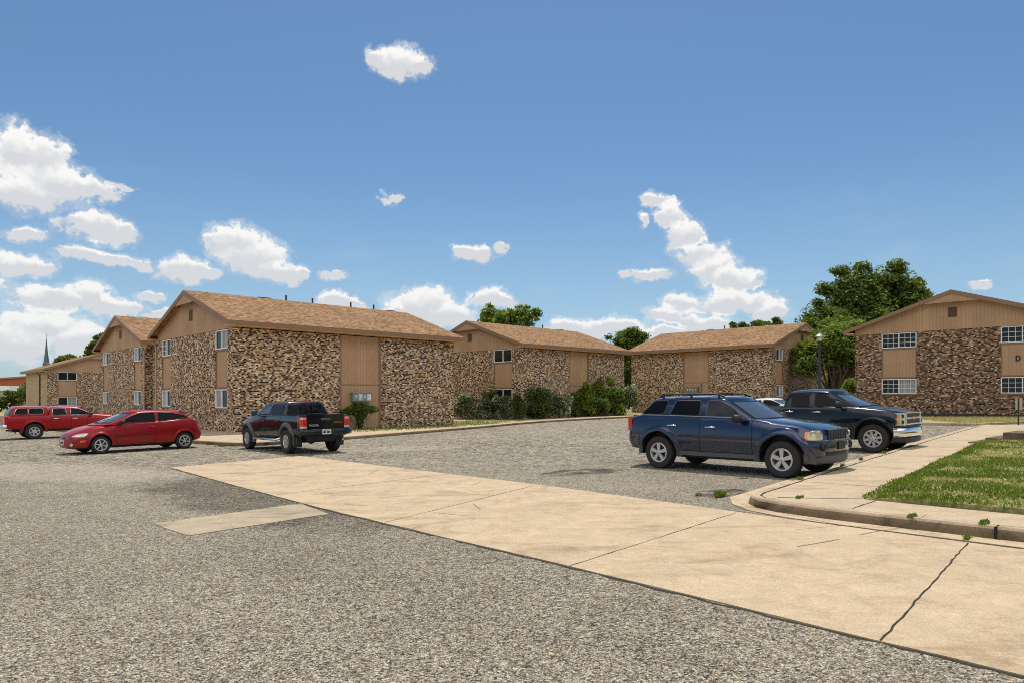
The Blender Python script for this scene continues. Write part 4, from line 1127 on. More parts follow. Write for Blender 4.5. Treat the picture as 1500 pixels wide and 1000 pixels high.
# ---- black pickup seen from the front right ----------------------------------
def pickup_front():
    wb = 1.85
    st = [(-2.86, .60, .78, 1.22, 1.27, .82, .93, .90, .85), (-2.80, .52, .78, 1.23, 1.28, .86, .96, .93, .88), (-1.2, .44, .80, 1.235, 1.28, .88, .985, .94, .90), (0, .42, .80, 1.235, 1.29, .88, .985, .94, .86),
          (1.3, .42, .80, 1.20, 1.27, .88, .985, .94, .84), (1.9, .46, .84, 1.16, 1.23, .88, .985, .93, .78), (2.35, .52, .84, 1.10, 1.17, .88, .965, .91, .74), (2.493, .54, .80, 1.06, 1.13, .84, .93, .88, .70), (2.549, .56, .78, 1.03, 1.10, .80, .88, .83, .66)]
    cab = dict(lev=[(1.2, -.74, 1.78, .88), (1.28, -.73, 1.58, .865), (1.5, -.68, 1.15, .80), (1.68, -.58, .82, .745)], cf=.16, cr=.05, crown=.11, arc=.05, xc=.1)
    h = (.69, -.724)
    c = Car('parked_pickup', 'black pickup with chrome front bumper, front lamps facing right, behind the blue car', 'pickup truck', (9.89-1.85*.69, 18.72+1.85*.724), h, .97, -1, st, cab, [(-wb, .39), (wb, .39)], P_black, 'vehicles parked in the lot', .50, .94)
    c.cut(((-2.74, -.80, .75), (-.82, .80, 1.6)))
    c.make_cabin()
    c.glass_side([[(-.46, 1.30), (-.44, 1.635), (.08, 1.64), (.10, 1.29)], [(.24, 1.285), (.25, 1.635), (.56, 1.60), (.86, 1.42), (1.10, 1.275)]], ['glass', 'glass'], rim=('dark_metal', .012))
    c.glass_end(True, 1.28, 1.65, .88, 'glass_clear', tt=.85)
    c.glass_end(False, 1.34, 1.63, .82)
    c.doors([[(.47, -.62, .14), (.8, -.65, .15), (1.20, -.65, .15)], [(.46, .18, 1.26), (.8, .18, 1.30), (1.19, .19, 1.30)]], [(-.47, 1.12), (.34, 1.11)])
    for sg in (-1, 1):
        b = MB(); b.tube([(-.50, sg*.885, 1.255), (1.2, sg*.885, 1.25)], .011, 6); b.build('window_strip', M['chrome'], c.root, smooth=60)
    for wx in (-wb, wb): c.flare(wx, .39, .50, .58, .022, P_black, -6, 186)
    c.band('bumper', [(2.673, 0), (2.660, .45), (2.617, .72), (2.524, .90), (2.38, .975)], .44, .70, M['chrome'], .25, .02)
    c.band('bumper', [(2.654, 0), (2.642, .45), (2.592, .72), (2.487, .88), (2.34, .94)], .28, .43, M['black'], .25)
    c.band('bumper_pad', [(2.660, 0), (2.648, .45), (2.605, .73), (2.518, .90), (2.40, .96)], .70, .76, M['black'], .25)
    gr = MB(); gr.box((2.524, -.60, .77), (2.586, .60, 1.10), 0); go = gr.build('grille', M['black'], c.root)
    b = MB()
    for z0, z1 in ((.765, .80), (.92, .965), (1.075, 1.10)): b.box((2.586, -.62, z0), (2.608, .62, z1))
    for y in (-.62, .585): b.box((2.586, y, .80), (2.605, y+.035, 1.075))
    b.build('grille_bar', M['chrome'], go)
    b = MB(); b.box((2.608, -.14, .925), (2.617, .14, .96)); b.box((2.608, -.05, .90), (2.618, .05, .985)); b.build('badge', M['amber'], go)
    for sg in (-1, 1):
        b = MB()
        for z0, z1 in ((.775, .915), (.935, 1.075)):
            b.prism([(2.462, sg*.965), (2.536, sg*.90), (2.586, sg*.80), (2.586, sg*.62), (2.462, sg*.62)], z0, z1, lambda p, q, hh: (p, q, hh))
        hl = b.build('headlight', M['lens'], c.root)
        for z in (.845, 1.005):
            a = MB(); a.box((2.462, sg*.90, z-.05), (2.524, sg*.945, z+.05)); 
            a = MB(); a.prism([(2.465, sg*.97), (2.524, sg*.918), (2.518, sg*.90), (2.462, sg*.95)], z-.05, z+.05, lambda p, q, hh: (p, q, hh)); a.build('indicator', M['amber'], hl)
            r = MB(); r.lathe([(0, .004), (.04, .004), (.05, .01), (.055, -.01)], 16, lambda q, hh, cc, ss: (2.566+hh+q*cc*.55, sg*(.842-q*cc*.75), z+q*ss)); r.build('lamp_ring', M['dark_metal'], hl, smooth=40)
        fr = MB()
        for z0, z1 in ((.755, .775), (.915, .935), (1.075, 1.095)):
            fr.prism([(2.437, sg*.985), (2.543, sg*.912), (2.592, sg*.81), (2.595, sg*.60), (2.462, sg*.6)], z0, z1, lambda p, q, hh: (p, q, hh))
        fr.build('lamp_surround', M['chrome'], hl)
    c.mirrors(1.02, 1.33, .26, .20)
    c.band('bumper', [(-2.98, 0), (-2.97, .6), (-2.92, .9)], .52, .70, M['chrome'], .15)
    for sg in (-1, 1):
        t = MB(); t.box((-2.90, sg*.80, .82), (-2.79, sg*.955, 1.2)); t.build('tail_light', M['red_lamp'], c.root)
    mx = Matrix.Translation((1.0, -c.yside(1.0, .76)-.014, .735)) @ Matrix.Rotation(R(90), 4, 'X')
    text_mesh('door_lettering', 'SILVERADO', .085, M['chrome'], c.root, mx, .003)
    for sg in (-1, 1):
        for (a, b_) in ((-.47, .1), (.24, .62)):
            v = MB(); v.tube([(a, sg*.768, 1.662), ((a+b_)/2, sg*.772, 1.675), (b_, sg*.768, 1.655)], .018, 6); v.build('rain_visor', M['black'], c.root, smooth=50)
    b = MB(); b.tube([(1.42, 0, 1.275), (1.22, .62, 1.44)], .012, 6); b.tube([(1.44, -.6, 1.27), (1.33, .02, 1.36)], .012, 6); b.build('wiper', M['black'], c.root)
    ub = MB(); ub.box((-2.6, -.5, .32), (2.4, .5, .6)); ub.build('underbody', M['black'], c.root)
    c.add_wheels(.975, .26, .62, 8, 'spoke', 'alloy')
pickup_front()

# ---- black pickup seen from behind -------------------------------------------
def pickup_rear():
    wb = 1.685
    st = [(-2.70, .62, .80, 1.17, 1.205, .80, .87, .85, .80), (-2.66, .56, .80, 1.19, 1.225, .84, .90, .88, .83), (-1.4, .50, .80, 1.19, 1.225, .84, .90, .88, .84), (-.2, .46, .80, 1.19, 1.24, .84, .90, .88, .82),
          (1.1, .46, .80, 1.15, 1.21, .84, .90, .875, .80), (1.7, .50, .82, 1.08, 1.15, .83, .90, .86, .72), (2.15, .52, .78, 1.0, 1.06, .80, .88, .82, .64), (2.38, .50, .72, .93, 1.0, .70, .78, .72, .55), (2.50, .52, .68, .82, .88, .52, .62, .56, .45)]
    cab = dict(lev=[(1.14, -1.40, 1.42, .835), (1.22, -1.39, 1.24, .82), (1.42, -1.35, .82, .765), (1.60, -1.24, .46, .70)], cf=.17, cr=.06, crown=.085, arc=.03, xc=-.5)
    hd = (-.6612, .7502)
    c = Car('parked_pickup', 'black open-bed pickup seen from behind, red tail lamps, parked by the nearest brick block', 'pickup truck', (-8.345, 23.045), hd, .93, 1, st, cab, [(-wb, .385), (wb, .385)], P_black2, 'vehicles parked in the lot', .47, .945)
    c.cut(((-2.60, -.74, .72), (-1.46, .74, 1.6)))
    c.make_cabin()
    c.glass_side([[(-1.14, 1.25), (-1.16, 1.56), (-.62, 1.575), (-.36, 1.55), (-.32, 1.245)], [(-.18, 1.245), (-.28, 1.55), (.22, 1.50), (.50, 1.36), (.70, 1.235)]], ['glass', 'glass_clear'])
    c.glass_end(True, 1.21, 1.57, .88, 'glass_clear', tt=.85)
    c.glass_end(False, 1.245, 1.57, .88, tt=.85)
    for y in (-.2, .2):
        b = MB(); b.box((-1.412, y-.008, 1.25), (-1.30, y+.008, 1.57)); b.build('window_divider', M['black'], c.root)
    c.doors([[(.53, -1.0, -.02), (.75, -1.06, -.02), (.95, -1.2, -.02), (1.16, -1.22, -.02)], [(.52, .02, 1.06), (.8, .02, 1.1), (1.13, .02, 1.1)]], [(-.98, 1.03), (.2, 1.02)], hmat='black')
    for wx in (-wb, wb): c.flare(wx, .385, .455, .60, .075, M['grey_plastic'], -14, 194)
    # tailgate and lamps
    t = MB(); t.box((-2.735, -.66, .80), (-2.695, .66, 1.235)); t.box((-2.75, -.66, 1.20), (-2.69, .66, 1.245))
    tg = t.build('tailgate', P_black2, c.root)
    b = MB(); b.box((-2.752, -.17, 1.06), (-2.737, .17, 1.13)); b.build('handle', M['grey_plastic'], tg)
    rotm = Matrix(((0, 0, -1, 0), (-1, 0, 0, 0), (0, 1, 0, 0), (0, 0, 0, 1)))
    text_mesh('lettering', 'TACOMA', .085, M['plate'], tg, Matrix.Translation((-2.738, .43, .875)) @ rotm, .002)
    text_mesh('lettering', 'PRERUNNER', .055, M['amber'], tg, Matrix.Translation((-2.738, -.45, .965)) @ rotm, .002)
    for sg in (-1, 1):
        l = MB(); l.prism([(-2.745, sg*.665), (-2.745, sg*.80), (-2.70, sg*.885), (-2.56, sg*.905), (-2.56, sg*.665)], .80, 1.18, lambda p, q, h: (p, q, h))
        lo = l.build('tail_light', M['red_lamp'], c.root)
        l = MB(); l.prism([(-2.75, sg*.67), (-2.75, sg*.80), (-2.71, sg*.88), (-2.70, sg*.66)], .82, .88, lambda p, q, h: (p, q, h)); l.prism([(-2.75, sg*.70), (-2.75, sg*.80), (-2.71, sg*.87), (-2.70, sg*.70)], 1.09, 1.15, lambda p, q, h: (p, q, h)); l.build('lens', M['lens'], lo)
        m = MB(); m.box((-wb-.60, sg*.62, .22), (-wb-.57, sg*.90, .62)); m.build('mud_flap', M['black'], c.root)
        sp = MB(); sp.tube([(-1.0, sg*.78, .46), (-.95, sg*.93, .42), (.95, sg*.93, .42), (1.0, sg*.78, .46)], .042, 10); sp.build('side_step', M['chrome'], c.root, smooth=50)
    c.band('bumper', [(-2.90, 0), (-2.90, .42), (-2.88, .72), (-2.78, .90), (-2.52, .935)], .60, .79, P_black2, .22)
    b = MB(); b.box((-2.915, -.26, .63), (-2.87, .26, .76)); b.build('plate_recess', M['black'], c.root)
    plate(c, -2.918, .70, .06)
    b = MB(); b.box((-1.335, -.11, 1.635), (-1.27, .11, 1.70)); b.build('brake_light', M['red_lamp'], c.root)
    b = MB(); b.tube([(-2.3, -.55, .46), (-2.78, -.6, .44)], .035, 10); b.build('exhaust', M['chrome'], c.root, smooth=50)
    b = MB(); b.lathe([(0, -.10), (.13, -.08), (.16, 0), (.13, .08), (0, .10)], 16, lambda r, h, cc, ss: (-wb+r*cc, h, .42+r*ss)); b.tube([(-wb, -.8, .40), (-wb, .8, .40)], .05, 10)
    b.build('axle', M['black'], c.root, smooth=50)
    b = MB(); b.box((-2.5, -.55, .42), (-2.0, .55, .56)); b.box((-2.4, -.5, .36), (2.2, .5, .56)); b.build('underbody', M['black'], c.root)
    c.mirrors(.62, 1.29, .20, .18)
    for sg in (-1, 1):
        b = MB(); b.prism([(2.12, sg*.86), (2.36, sg*.74), (2.44, sg*.60), (2.34, sg*.58), (2.08, sg*.80)], .80, .965, lambda p, q, h: (p, q, h)); b.build('headlight', M['lens'], c.root)
    c.band('bumper', [(2.60, 0), (2.56, .4), (2.44, .72), (2.2, .885)], .46, .72, P_black2, .2)
    c.add_wheels(.93, .25, .56, 6, 'spoke', 'alloy')
pickup_rear()

# ---- red hatchback ------------------------------------------------------------
def hatchback(name, label, mid, hd, mat, wheelmat='alloy'):
    wb = 1.39
    st = [(-2.08, .40, .50, .60, .63, .55, .66, .62, .4), (-2.04, .34, .50, .64, .68, .68, .76, .72, .5), (-1.92, .30, .52, .76, .82, .74, .82, .76, .6), (-1.84, .28, .54, .98, 1.04, .76, .83, .77, .62), (-1.6, .26, .56, 1.07, 1.11, .78, .84, .79, .66),
          (-.6, .24, .56, 1.0, 1.05, .79, .845, .80, .70), (.5, .24, .56, .96, 1.0, .79, .845, .80, .70), (1.1, .24, .56, .90, .97, .79, .845, .79, .64), (1.6, .24, .54, .82, .90, .78, .84, .76, .58),
          (1.898, .23, .50, .74, .80, .74, .80, .70, .5), (2.096, .23, .44, .64, .70, .63, .70, .60, .42), (2.188, .25, .42, .57, .62, .5, .57, .48, .34), (2.215, .30, .42, .52, .56, .42, .5, .42, .3)]
    cab = dict(lev=[(.95, -1.90, 1.46, .77), (1.02, -1.84, 1.24, .755), (1.2, -1.66, .83, .70), (1.36, -1.42, .42, .635)], cf=.22, cr=.08, crown=.075, arc=.055, xc=-.35)
    c = Car(name, label, 'car', mid, hd, .845, 1, st, cab, [(-wb, .292), (wb, .292)], mat, 'vehicles parked in the lot', .345)
    c.cut()
    c.make_cabin()
    c.glass_side([[(-1.56, 1.165), (-1.35, 1.24), (-.96, 1.32), (-.51, 1.345), (-.50, 1.03), (-1.25, 1.09)], [(-.40, 1.03), (-.38, 1.345), (.10, 1.335), (.38, 1.24), (.62, 1.12), (.84, 1.015)]])
    c.glass_end(True, 1.02, 1.34, .88, 'glass_clear', tt=.85)
    c.glass_end(False, 1.08, 1.32, .82)
    c.doors([[(.30, -.36, .88), (.5, -.44, .92), (.72, -.50, .94), (.955, -.50, .90)]], [(-.27, .84)], hmat=None)
    c.crease([(-.42, .60), (.90, .555)], M['black'], h=.018)
    for wx in (-wb, wb): c.flare(wx, .292, .345, .42, .022, mat, 0, 180)
    c.band('bumper', [(2.268, 0), (2.248, .3), (2.175, .55), (2.030, .74), (1.806, .83)], .22, .52, mat, .25)
    c.band('bumper', [(-2.12, 0), (-2.10, .45), (-2.0, .70), (-1.86, .82), (-1.76, .84)], .34, .62, mat, .2)
    b = MB(); b.prism([(2.228, 0), (2.215, .14), (2.188, .19), (2.188, -.19), (2.215, -.14)], .50, .57, lambda p, q, h: (p, q, h)); b.build('grille', M['black'], c.root)
    for sg in (-1, 1):
        vs = []
        rows = [(.60, 1.845, 2.162), (.64, 1.819, 2.136), (.68, 1.845, 2.056), (.715, 1.885, 1.964)]
    for hl in c.patch('headlight', [(.585, 1.911, 2.162), (.62, 1.832, 2.149), (.66, 1.792, 2.083), (.70, 1.766, 1.977)], M['lens'], .010):
        pass
    c.patch('indicator', [(.415, 1.885, 2.004), (.475, 1.878, 2.010)], M['amber'], .055)
    for sg in (-1, 1):
        f = MB(); f.lathe([(0, .01), (.05, .01), (.06, -.01)], 14, lambda r, h, cc, ss: (2.188+h-r*cc*.4, sg*(.55+r*cc*.8), .33+r*ss)); f.build('fog_lamp', M['lens'], c.root, smooth=40)
        t = MB(); t.prism([(-1.83, sg*.80), (-1.93, sg*.76), (-1.96, sg*.66), (-1.80, sg*.66)], .72, .98, lambda p, q, h: (p, q, h)); t.build('tail_light', M['red_lamp'], c.root)
    plate(c, 2.277, .40, 0, 1)
    sp = MB(); sp.prism([(-1.36, 1.405), (-1.60, 1.30), (-1.635, 1.285), (-1.56, 1.25), (-1.3, 1.36)], -.52, .52, lambda p, q, h: (p, h, q)); sp.build('spoiler', M['red_lamp'] if mat is P_red else mat, c.root)
    c.mirrors(.76, 1.05, .19, .13)
    b = MB(); b.box((-1.8, -.5, .17), (2.030, .5, .32)); b.build('underbody', M['black'], c.root)
    b = MB(); b.tube([(1.28, 0, 1.03), (1.02, .5, 1.14)], .010, 6); b.tube([(1.3, -.5, 1.02), (1.2, .02, 1.08)], .010, 6); b.build('wiper', M['black'], c.root)
    c.add_wheels(.835, .20, .68, 6, 'alloy6', wheelmat)
    return c
hatchback('parked_hatchback', 'small red two-door hatchback with black side strip, parked facing left', (-12.835, 23.89), (-.637, -.771), P_red)

# ---- red pickup with bed cap ---------------------------------------------------
def pickup_cap():
    wb = 1.6
    st = [(-2.70, .56, .74, 1.05, 1.08, .80, .88, .85, .80), (-2.66, .50, .74, 1.07, 1.10, .84, .905, .87, .82), (-1.1, .44, .74, 1.07, 1.10, .84, .91, .87, .83), (0, .42, .74, 1.05, 1.11, .84, .91, .87, .82),
          (.9, .42, .74, 1.03, 1.10, .84, .91, .87, .80), (1.5, .44, .76, .99, 1.07, .83, .905, .86, .72), (2.05, .46, .74, .93, 1.0, .80, .88, .82, .64), (2.32, .46, .68, .88, .94, .70, .80, .74, .55), (2.42, .48, .66, .8, .86, .6, .7, .64, .5)]
    cab = dict(lev=[(1.0, -1.06, 1.38, .84), (1.07, -1.05, 1.18, .825), (1.28, -1.0, .72, .77), (1.44, -.95, .40, .71)], cf=.17, cr=.03, crown=.08, arc=.03, xc=-.3)
    c = Car('parked_pickup', 'bright red pickup with a windowed cap over its bed, leftmost vehicle', 'pickup truck', (-22.28+1.6*.72, 31.87+1.6*.694), (.72, .694), .92, -1, st, cab, [(-wb, .36), (wb, .36)], P_red2, 'vehicles parked in the lot', .43)
    c.cut()
    c.make_cabin()
    c.glass_side([[(-.88, 1.12), (-.85, 1.42), (-.34, 1.425), (-.30, 1.10)], [(-.14, 1.09), (-.13, 1.42), (.20, 1.40), (.50, 1.26), (.76, 1.08)]], rim=('chrome', .010))
    c.glass_end(True, 1.07, 1.40, .88, 'glass_clear', tt=.85)
    cabin = c.cab
    c.cab = dict(lev=[(1.02, -2.64, -1.03, .85), (1.12, -2.58, -1.03, .84), (1.3, -2.48, -1.04, .80), (1.46, -2.36, -1.06, .76)], cf=.01, cr=.05, crown=.08, arc=0)
    c.make_cabin(name='bed_cap')
    c.glass_side([[(-2.38, 1.17), (-2.26, 1.43), (-1.84, 1.435), (-1.84, 1.165)], [(-1.80, 1.165), (-1.80, 1.435), (-1.24, 1.435), (-1.24, 1.165)]], rim=('chrome', .011))
    c.glass_end(False, 1.14, 1.42, .85)
    c.cab = cabin
    c.doors([[(.46, -.88, -.16), (.74, -.96, -.16), (1.04, -.96, -.17)], [(.46, -.12, .86), (.74, -.12, .9), (1.02, -.12, .9)]], [(-.72, .93), (.06, .92)])
    for wx in (-wb, wb): c.flare(wx, .36, .43, .53, .035, P_red2, -6, 186)
    c.band('bumper', [(-2.86, 0), (-2.86, .5), (-2.82, .80), (-2.66, .92)], .52, .70, M['chrome'], .2)
    c.band('bumper', [(2.52, 0), (2.48, .4), (2.36, .70), (2.12, .885)], .42, .68, P_red2, .2)
    t = MB(); t.box((-2.735, -.7, .74), (-2.69, .7, 1.09)); t.build('tailgate', P_red2, c.root)
    for sg in (-1, 1):
        t = MB(); t.box((-2.74, sg*.72, .76), (-2.62, sg*.90, 1.06)); t.build('tail_light', M['red_lamp'], c.root)
        b = MB(); b.prism([(2.06, sg*.86), (2.30, sg*.76), (2.40, sg*.60), (2.28, sg*.58), (2.02, sg*.80)], .74, .90, lambda p, q, h: (p, q, h)); b.build('headlight', M['lens'], c.root)
        m = MB(); m.box((-wb-.52, sg*.66, .22), (-wb-.50, sg*.89, .5)); m.build('mud_flap', M['black'], c.root)
    b = MB(); b.box((2.38, -.42, .70), (2.45, .42, .88)); b.build('grille', M['black'], c.root)
    c.mirrors(.66, 1.13, .20, .16)
    b = MB(); b.box((-2.4, -.5, .34), (2.2, .5, .5)); b.build('underbody', M['black'], c.root)
    b = MB(); b.tube([(-2.2, .4, .4), (-2.5, .55, .38)], .035, 8); b.build('exhaust', M['dark_metal'], c.root)
    c.add_wheels(.915, .24, .60, 6, 'spoke', 'alloy')
pickup_cap()

# ---- white saloon roof glimpsed behind the two dark vehicles --------------------
def saloon():
    wb = 1.38
    st = [(-2.3, .36, .55, .78, .82, .58, .7, .66, .5), (-2.2, .3, .56, .92, .97, .74, .82, .76, .6), (-1.5, .26, .58, .98, 1.03, .79, .87, .80, .66), (0, .25, .58, .95, 1.0, .8, .87, .81, .7), (1.0, .25, .58, .90, .97, .8, .87, .80, .66),
          (1.8, .25, .54, .80, .87, .76, .84, .75, .56), (2.15, .26, .48, .70, .76, .66, .74, .65, .45), (2.3, .3, .46, .6, .65, .5, .6, .5, .36)]
    cab = dict(lev=[(.93, -1.95, 1.30, .78), (1.0, -1.80, 1.12, .765), (1.22, -1.30, .66, .70), (1.38, -.95, .28, .64)], cf=.2, cr=.16, crown=.08, arc=.04, xc=-.3)
    c = Car('parked_saloon', 'pale car of which only the roof shows between the blue car and the black pickup', 'car', (12.6, 33.6), (.69, -.724), .87, -1, st, cab, [(-wb, .31), (wb, .31)], P_white, 'vehicles parked in the lot', .36)
    c.cut(); c.make_cabin()
    c.glass_side([[(-1.45, 1.03), (-1.0, 1.3), (-.42, 1.35), (-.40, 1.02)], [(-.30, 1.02), (-.30, 1.35), (.10, 1.34), (.42, 1.22), (.78, 1.01)]])
    c.glass_end(True, 1.0, 1.36, .88, 'glass_clear', tt=.85); c.glass_end(False, 1.03, 1.34, .85)
    c.doors([[(.30, -.9, -.36), (.55, -1.0, -.35), (.94, -1.1, -.35)], [(.30, -.32, .86), (.55, -.31, .9), (.92, -.31, .9)]], [(-.95, .86), (-.15, .85)], hmat=None)
    c.mirrors(.72, 1.04, .18, .13, P_white)
    for sg in (-1, 1):
        t = MB(); t.box((-2.26, sg*.5, .72), (-2.12, sg*.79, .9)); t.build('tail_light', M['red_lamp'], c.root)
        t = MB(); t.prism([(1.9, sg*.78), (2.16, sg*.68), (2.24, sg*.52), (1.95, sg*.6)], .62, .74, lambda p, q, h: (p, q, h)); t.build('headlight', M['lens'], c.root)
    c.band('bumper', [(2.42, 0), (2.38, .4), (2.26, .68), (2.0, .84)], .24, .52, P_white, .2)
    c.band('bumper', [(-2.42, 0), (-2.4, .5), (-2.3, .74), (-2.05, .86)], .30, .60, P_white, .2)
    c.add_wheels(.86, .21, .66, 5)
saloon()

# ------------------------------------------------------------------ vegetation
def leaf_cloud(blobs, n, size, seed, shell=.55, up=.35):
    """many small folded leaves spread through the ellipsoids in blobs [(x,y,z,rx,ry,rz)]"""
    g = np.random.default_rng(seed)
    B = np.array(blobs, float); vol = (B[:, 3]*B[:, 4]*B[:, 5])**.72; pr = vol/vol.sum()
    k = g.choice(len(B), n, p=pr)
    d = g.normal(size=(n, 3)); d /= np.linalg.norm(d, axis=1)[:, None]
    rad = g.random(n)**shell
    # lumpy radius: leaves gather in clumps and leave gaps between
    cl = g.normal(size=(len(B), 9, 3)); cl /= np.linalg.norm(cl, axis=2)[:, :, None]
    near = (d[:, None, :]*cl[k]).sum(2).max(1)
    rad = rad*(.72+.38*np.clip((near-.45)/.5, 0, 1))
    P = B[k, :3] + d*rad[:, None]*B[k, 3:6]
    nrm = d*.7 + g.normal(size=(n, 3))*.6; nrm[:, 2] += up; nrm /= np.linalg.norm(nrm, axis=1)[:, None]
    t = np.cross(nrm, g.normal(size=(n, 3))); t /= np.linalg.norm(t, axis=1)[:, None]
    s = np.cross(nrm, t); L = size*(.6+.8*g.random(n))[:, None]
    a = P - t*L*.5; b = P + s*L*.32 + nrm*L*.06; c = P + t*L*.5 - nrm*L*.1; e = P - s*L*.32 + nrm*L*.06
    V = np.stack([a, b, c, e], 1).reshape(-1, 3)
    return V

def leaves(name, V, mat, parent=None):
    n = len(V)//4
    me = bpy.data.meshes.new(name)
    me.vertices.add(len(V)); me.vertices.foreach_set('co', V.astype(np.float32).ravel())
    me.loops.add(len(V)); me.loops.foreach_set('vertex_index', np.arange(len(V), dtype=np.int32))
    me.polygons.add(n); me.polygons.foreach_set('loop_start', np.arange(0, 4*n, 4, dtype=np.int32))
    me.materials.append(mat); me.update(calc_edges=True); me.validate()
    o = bpy.data.objects.new(name, me); COL.objects.link(o)
    if parent: o.parent = parent
    return o

def limbs(b, base, tips, r0, fork=.35, seed=1, wob=.25):
    rg = random.Random(seed)
    base = Vector(base); top = base + Vector((0, 0, 0))
    zt = min(t[2] for t in tips)*fork
    trunk = [base, base+Vector((rg.uniform(-.1, .1), rg.uniform(-.1, .1), zt*.5)), base+Vector((rg.uniform(-.2, .2), rg.uniform(-.2, .2), zt))]
    b.tube(trunk, [r0*1.25, r0, r0*.85], 10)
    for t in tips:
        t = Vector(t); s = trunk[-1]; m1 = s.lerp(t, .35)+Vector((rg.uniform(-wob, wob), rg.uniform(-wob, wob), rg.uniform(0, wob))); m2 = s.lerp(t, .7)+Vector((rg.uniform(-wob, wob), rg.uniform(-wob, wob), rg.uniform(-wob, wob)))
        b.tube([s, m1, m2, t], [r0*.6, r0*.42, r0*.25, r0*.08], 7)
        for q in range(3):
            e = m2.lerp(t, rg.random())+Vector((rg.uniform(-1, 1), rg.uniform(-1, 1), rg.uniform(.2, 1)))*wob*3
            b.tube([m1.lerp(m2, rg.random()), e], [r0*.2, r0*.04], 5)

def tree(name, label, x, y, blobs, n, size, mat, r0=.25, seed=1, fork=.35, group=None, cat='tree', z0=None, bark='bark', **kw):
    root = empty(name, (x, y, gz(x, y)+.1 if z0 is None else z0), label=label, cat=cat, group=group)
    b = MB(); tips = [(q[0], q[1], q[2]) for q in (blobs if len(blobs) < 40 else blobs[::3])]
    limbs(b, (0, 0, -.3), tips, r0, fork, seed, .25 if r0 > .1 else .08)
    b.build('trunk', M[bark], root, smooth=60)
    leaves('crown', leaf_cloud(blobs, n, size, seed, **kw), mat, root)
    return root

def full(hulls, m, r, seed, **k): return clumps(hulls, m, r, seed, **k) + [(h[0], h[1], h[2], h[3]*.93, h[4]*.93, h[5]*.93) for h in hulls]
def rblobs(n, cx, cy, cz, R3, r, seed, flat=.8):
    g = random.Random(seed); out = []
    for i in range(n):
        while True:
            p = [g.uniform(-1, 1) for _ in range(3)]
            l = math.sqrt(sum(q*q for q in p))
            if .35 < l < 1: break
        k = g.uniform(.7, 1.25)
        out.append((cx+p[0]*R3[0], cy+p[1]*R3[1], cz+p[2]*R3[2], r*k, r*k, r*k*flat))
    return out
def clumps(hulls, m, r, seed, flat=.75, lo=.55):
    g = random.Random(seed); w = [(h[3]*h[4]+h[3]*h[5]+h[4]*h[5]) for h in hulls]; out = []
    for i in range(m):
        h = g.choices(hulls, w)[0]
        d = Vector((g.gauss(0, 1), g.gauss(0, 1), g.gauss(0, 1))).normalized(); k = g.uniform(lo, 1.06); q = r*g.uniform(.55, 1.35)
        out.append((h[0]+d.x*h[3]*k, h[1]+d.y*h[4]*k, h[2]+d.z*h[5]*k, q*g.uniform(.9, 1.3), q, q*flat))
    return out
G = 'trees behind the apartment blocks'
# big dark tree between the two right-hand blocks
hb = [(-.3, 0, 9.0, 4.9, 4.0, 3.8), (-1.3, 0, 12.1, 2.8, 2.4, 2.7), (2.6, 0, 12.2, 2.7, 2.2, 2.6), (5.2, .2, 10.2, 2.5, 2.2, 2.5), (-4.9, 0, 8.2, 2.3, 2.0, 2.8), (1.8, 0, 6.6, 4.6, 3.4, 2.8), (6.6, 0, 8.2, 2.0, 1.8, 1.8)]
tree('shade_tree', 'tallest tree, dark leafy crown rising behind the far right block', 36.2, 70, full(hb, 150, .85, 11), 62000, .33, M['leaf_dark'], .42, 11, .3, G, up=.7)
hb = [(0, 0, 5.2, 2.9, 2.3, 1.6), (-2.2, 0, 4.0, 1.7, 1.5, 1.3), (2.0, 0, 5.4, 1.9, 1.6, 1.4), (.4, 0, 6.6, 1.9, 1.6, 1.1)]
tree('shade_tree', 'bright green lower tree with forked bare limbs beside the lamp post', 27.6, 58.6, full(hb, 64, .6, 12), 18000, .25, M['leaf_light'], .16, 12, .22, G, up=.8)
hb = [(.4, 0, 7.2, 2.8, 2.4, 2.0), (3.2, 0, 6.2, 2.5, 2, 2.2), (-1.5, 0, 4.6, 2.4, 2, 2.0), (2.0, 0, 3.6, 2.6, 2.0, 2.0), (4.6, 0, 3.2, 2.2, 2, 2.0), (0, 0, 2.0, 2.4, 2, 1.6)]
tree('shade_tree', 'dark mass of foliage filling the gap behind the bright green lower tree', 31.2, 66.5, full(hb, 52, .9, 13, lo=.2), 20000, .3, M['leaf_dark'], .22, 13, .25, G)
hb = [(0, 0, 10.9, 4.0, 2.4, 1.5), (-2.2, 0, 11.8, 1.5, 1.2, 1.0), (2.2, 0, 11.8, 1.7, 1.2, 1.1), (.4, 0, 8.0, 2.6, 2, 2.0)]
tree('shade_tree', 'loose sunlit tree top showing above the middle block roof', -.8, 85, full(hb, 60, .55, 14), 11000, .36, M['leaf_light'], .2, 14, .5, G, up=.8)
hb = [(0, 0, 6.4, 3.0, 2.2, 3.0), (.2, 0, 8.5, 2.0, 1.5, 1.5), (0, 0, 2.9, 2.4, 1.8, 2.4)]
tree('shade_tree', 'rounded dark green tree standing in the gap between two blocks', 13.9, 82, full(hb, 80, .66, 15), 21000, .3, M['leaf_mid'], .22, 15, .3, G, up=.7)
hb = [(0, 0, 10.4, 3.8, 2.2, 1.1), (2.0, 0, 11.3, 1.4, 1.1, .9), (-2.6, 0, 10.4, 1.4, 1.1, .8), (0, 0, 8.2, 2.4, 2, 1.6)]
tree('shade_tree', 'low wispy tree top just above the roof behind the blue car', 34.2, 95, clumps(hb, 64, .55, 16), 8500, .38, M['leaf_mid'], .2, 16, .5, G, up=.8)
hb = [(0, 0, 10.0, 1.3, .9, .8)]
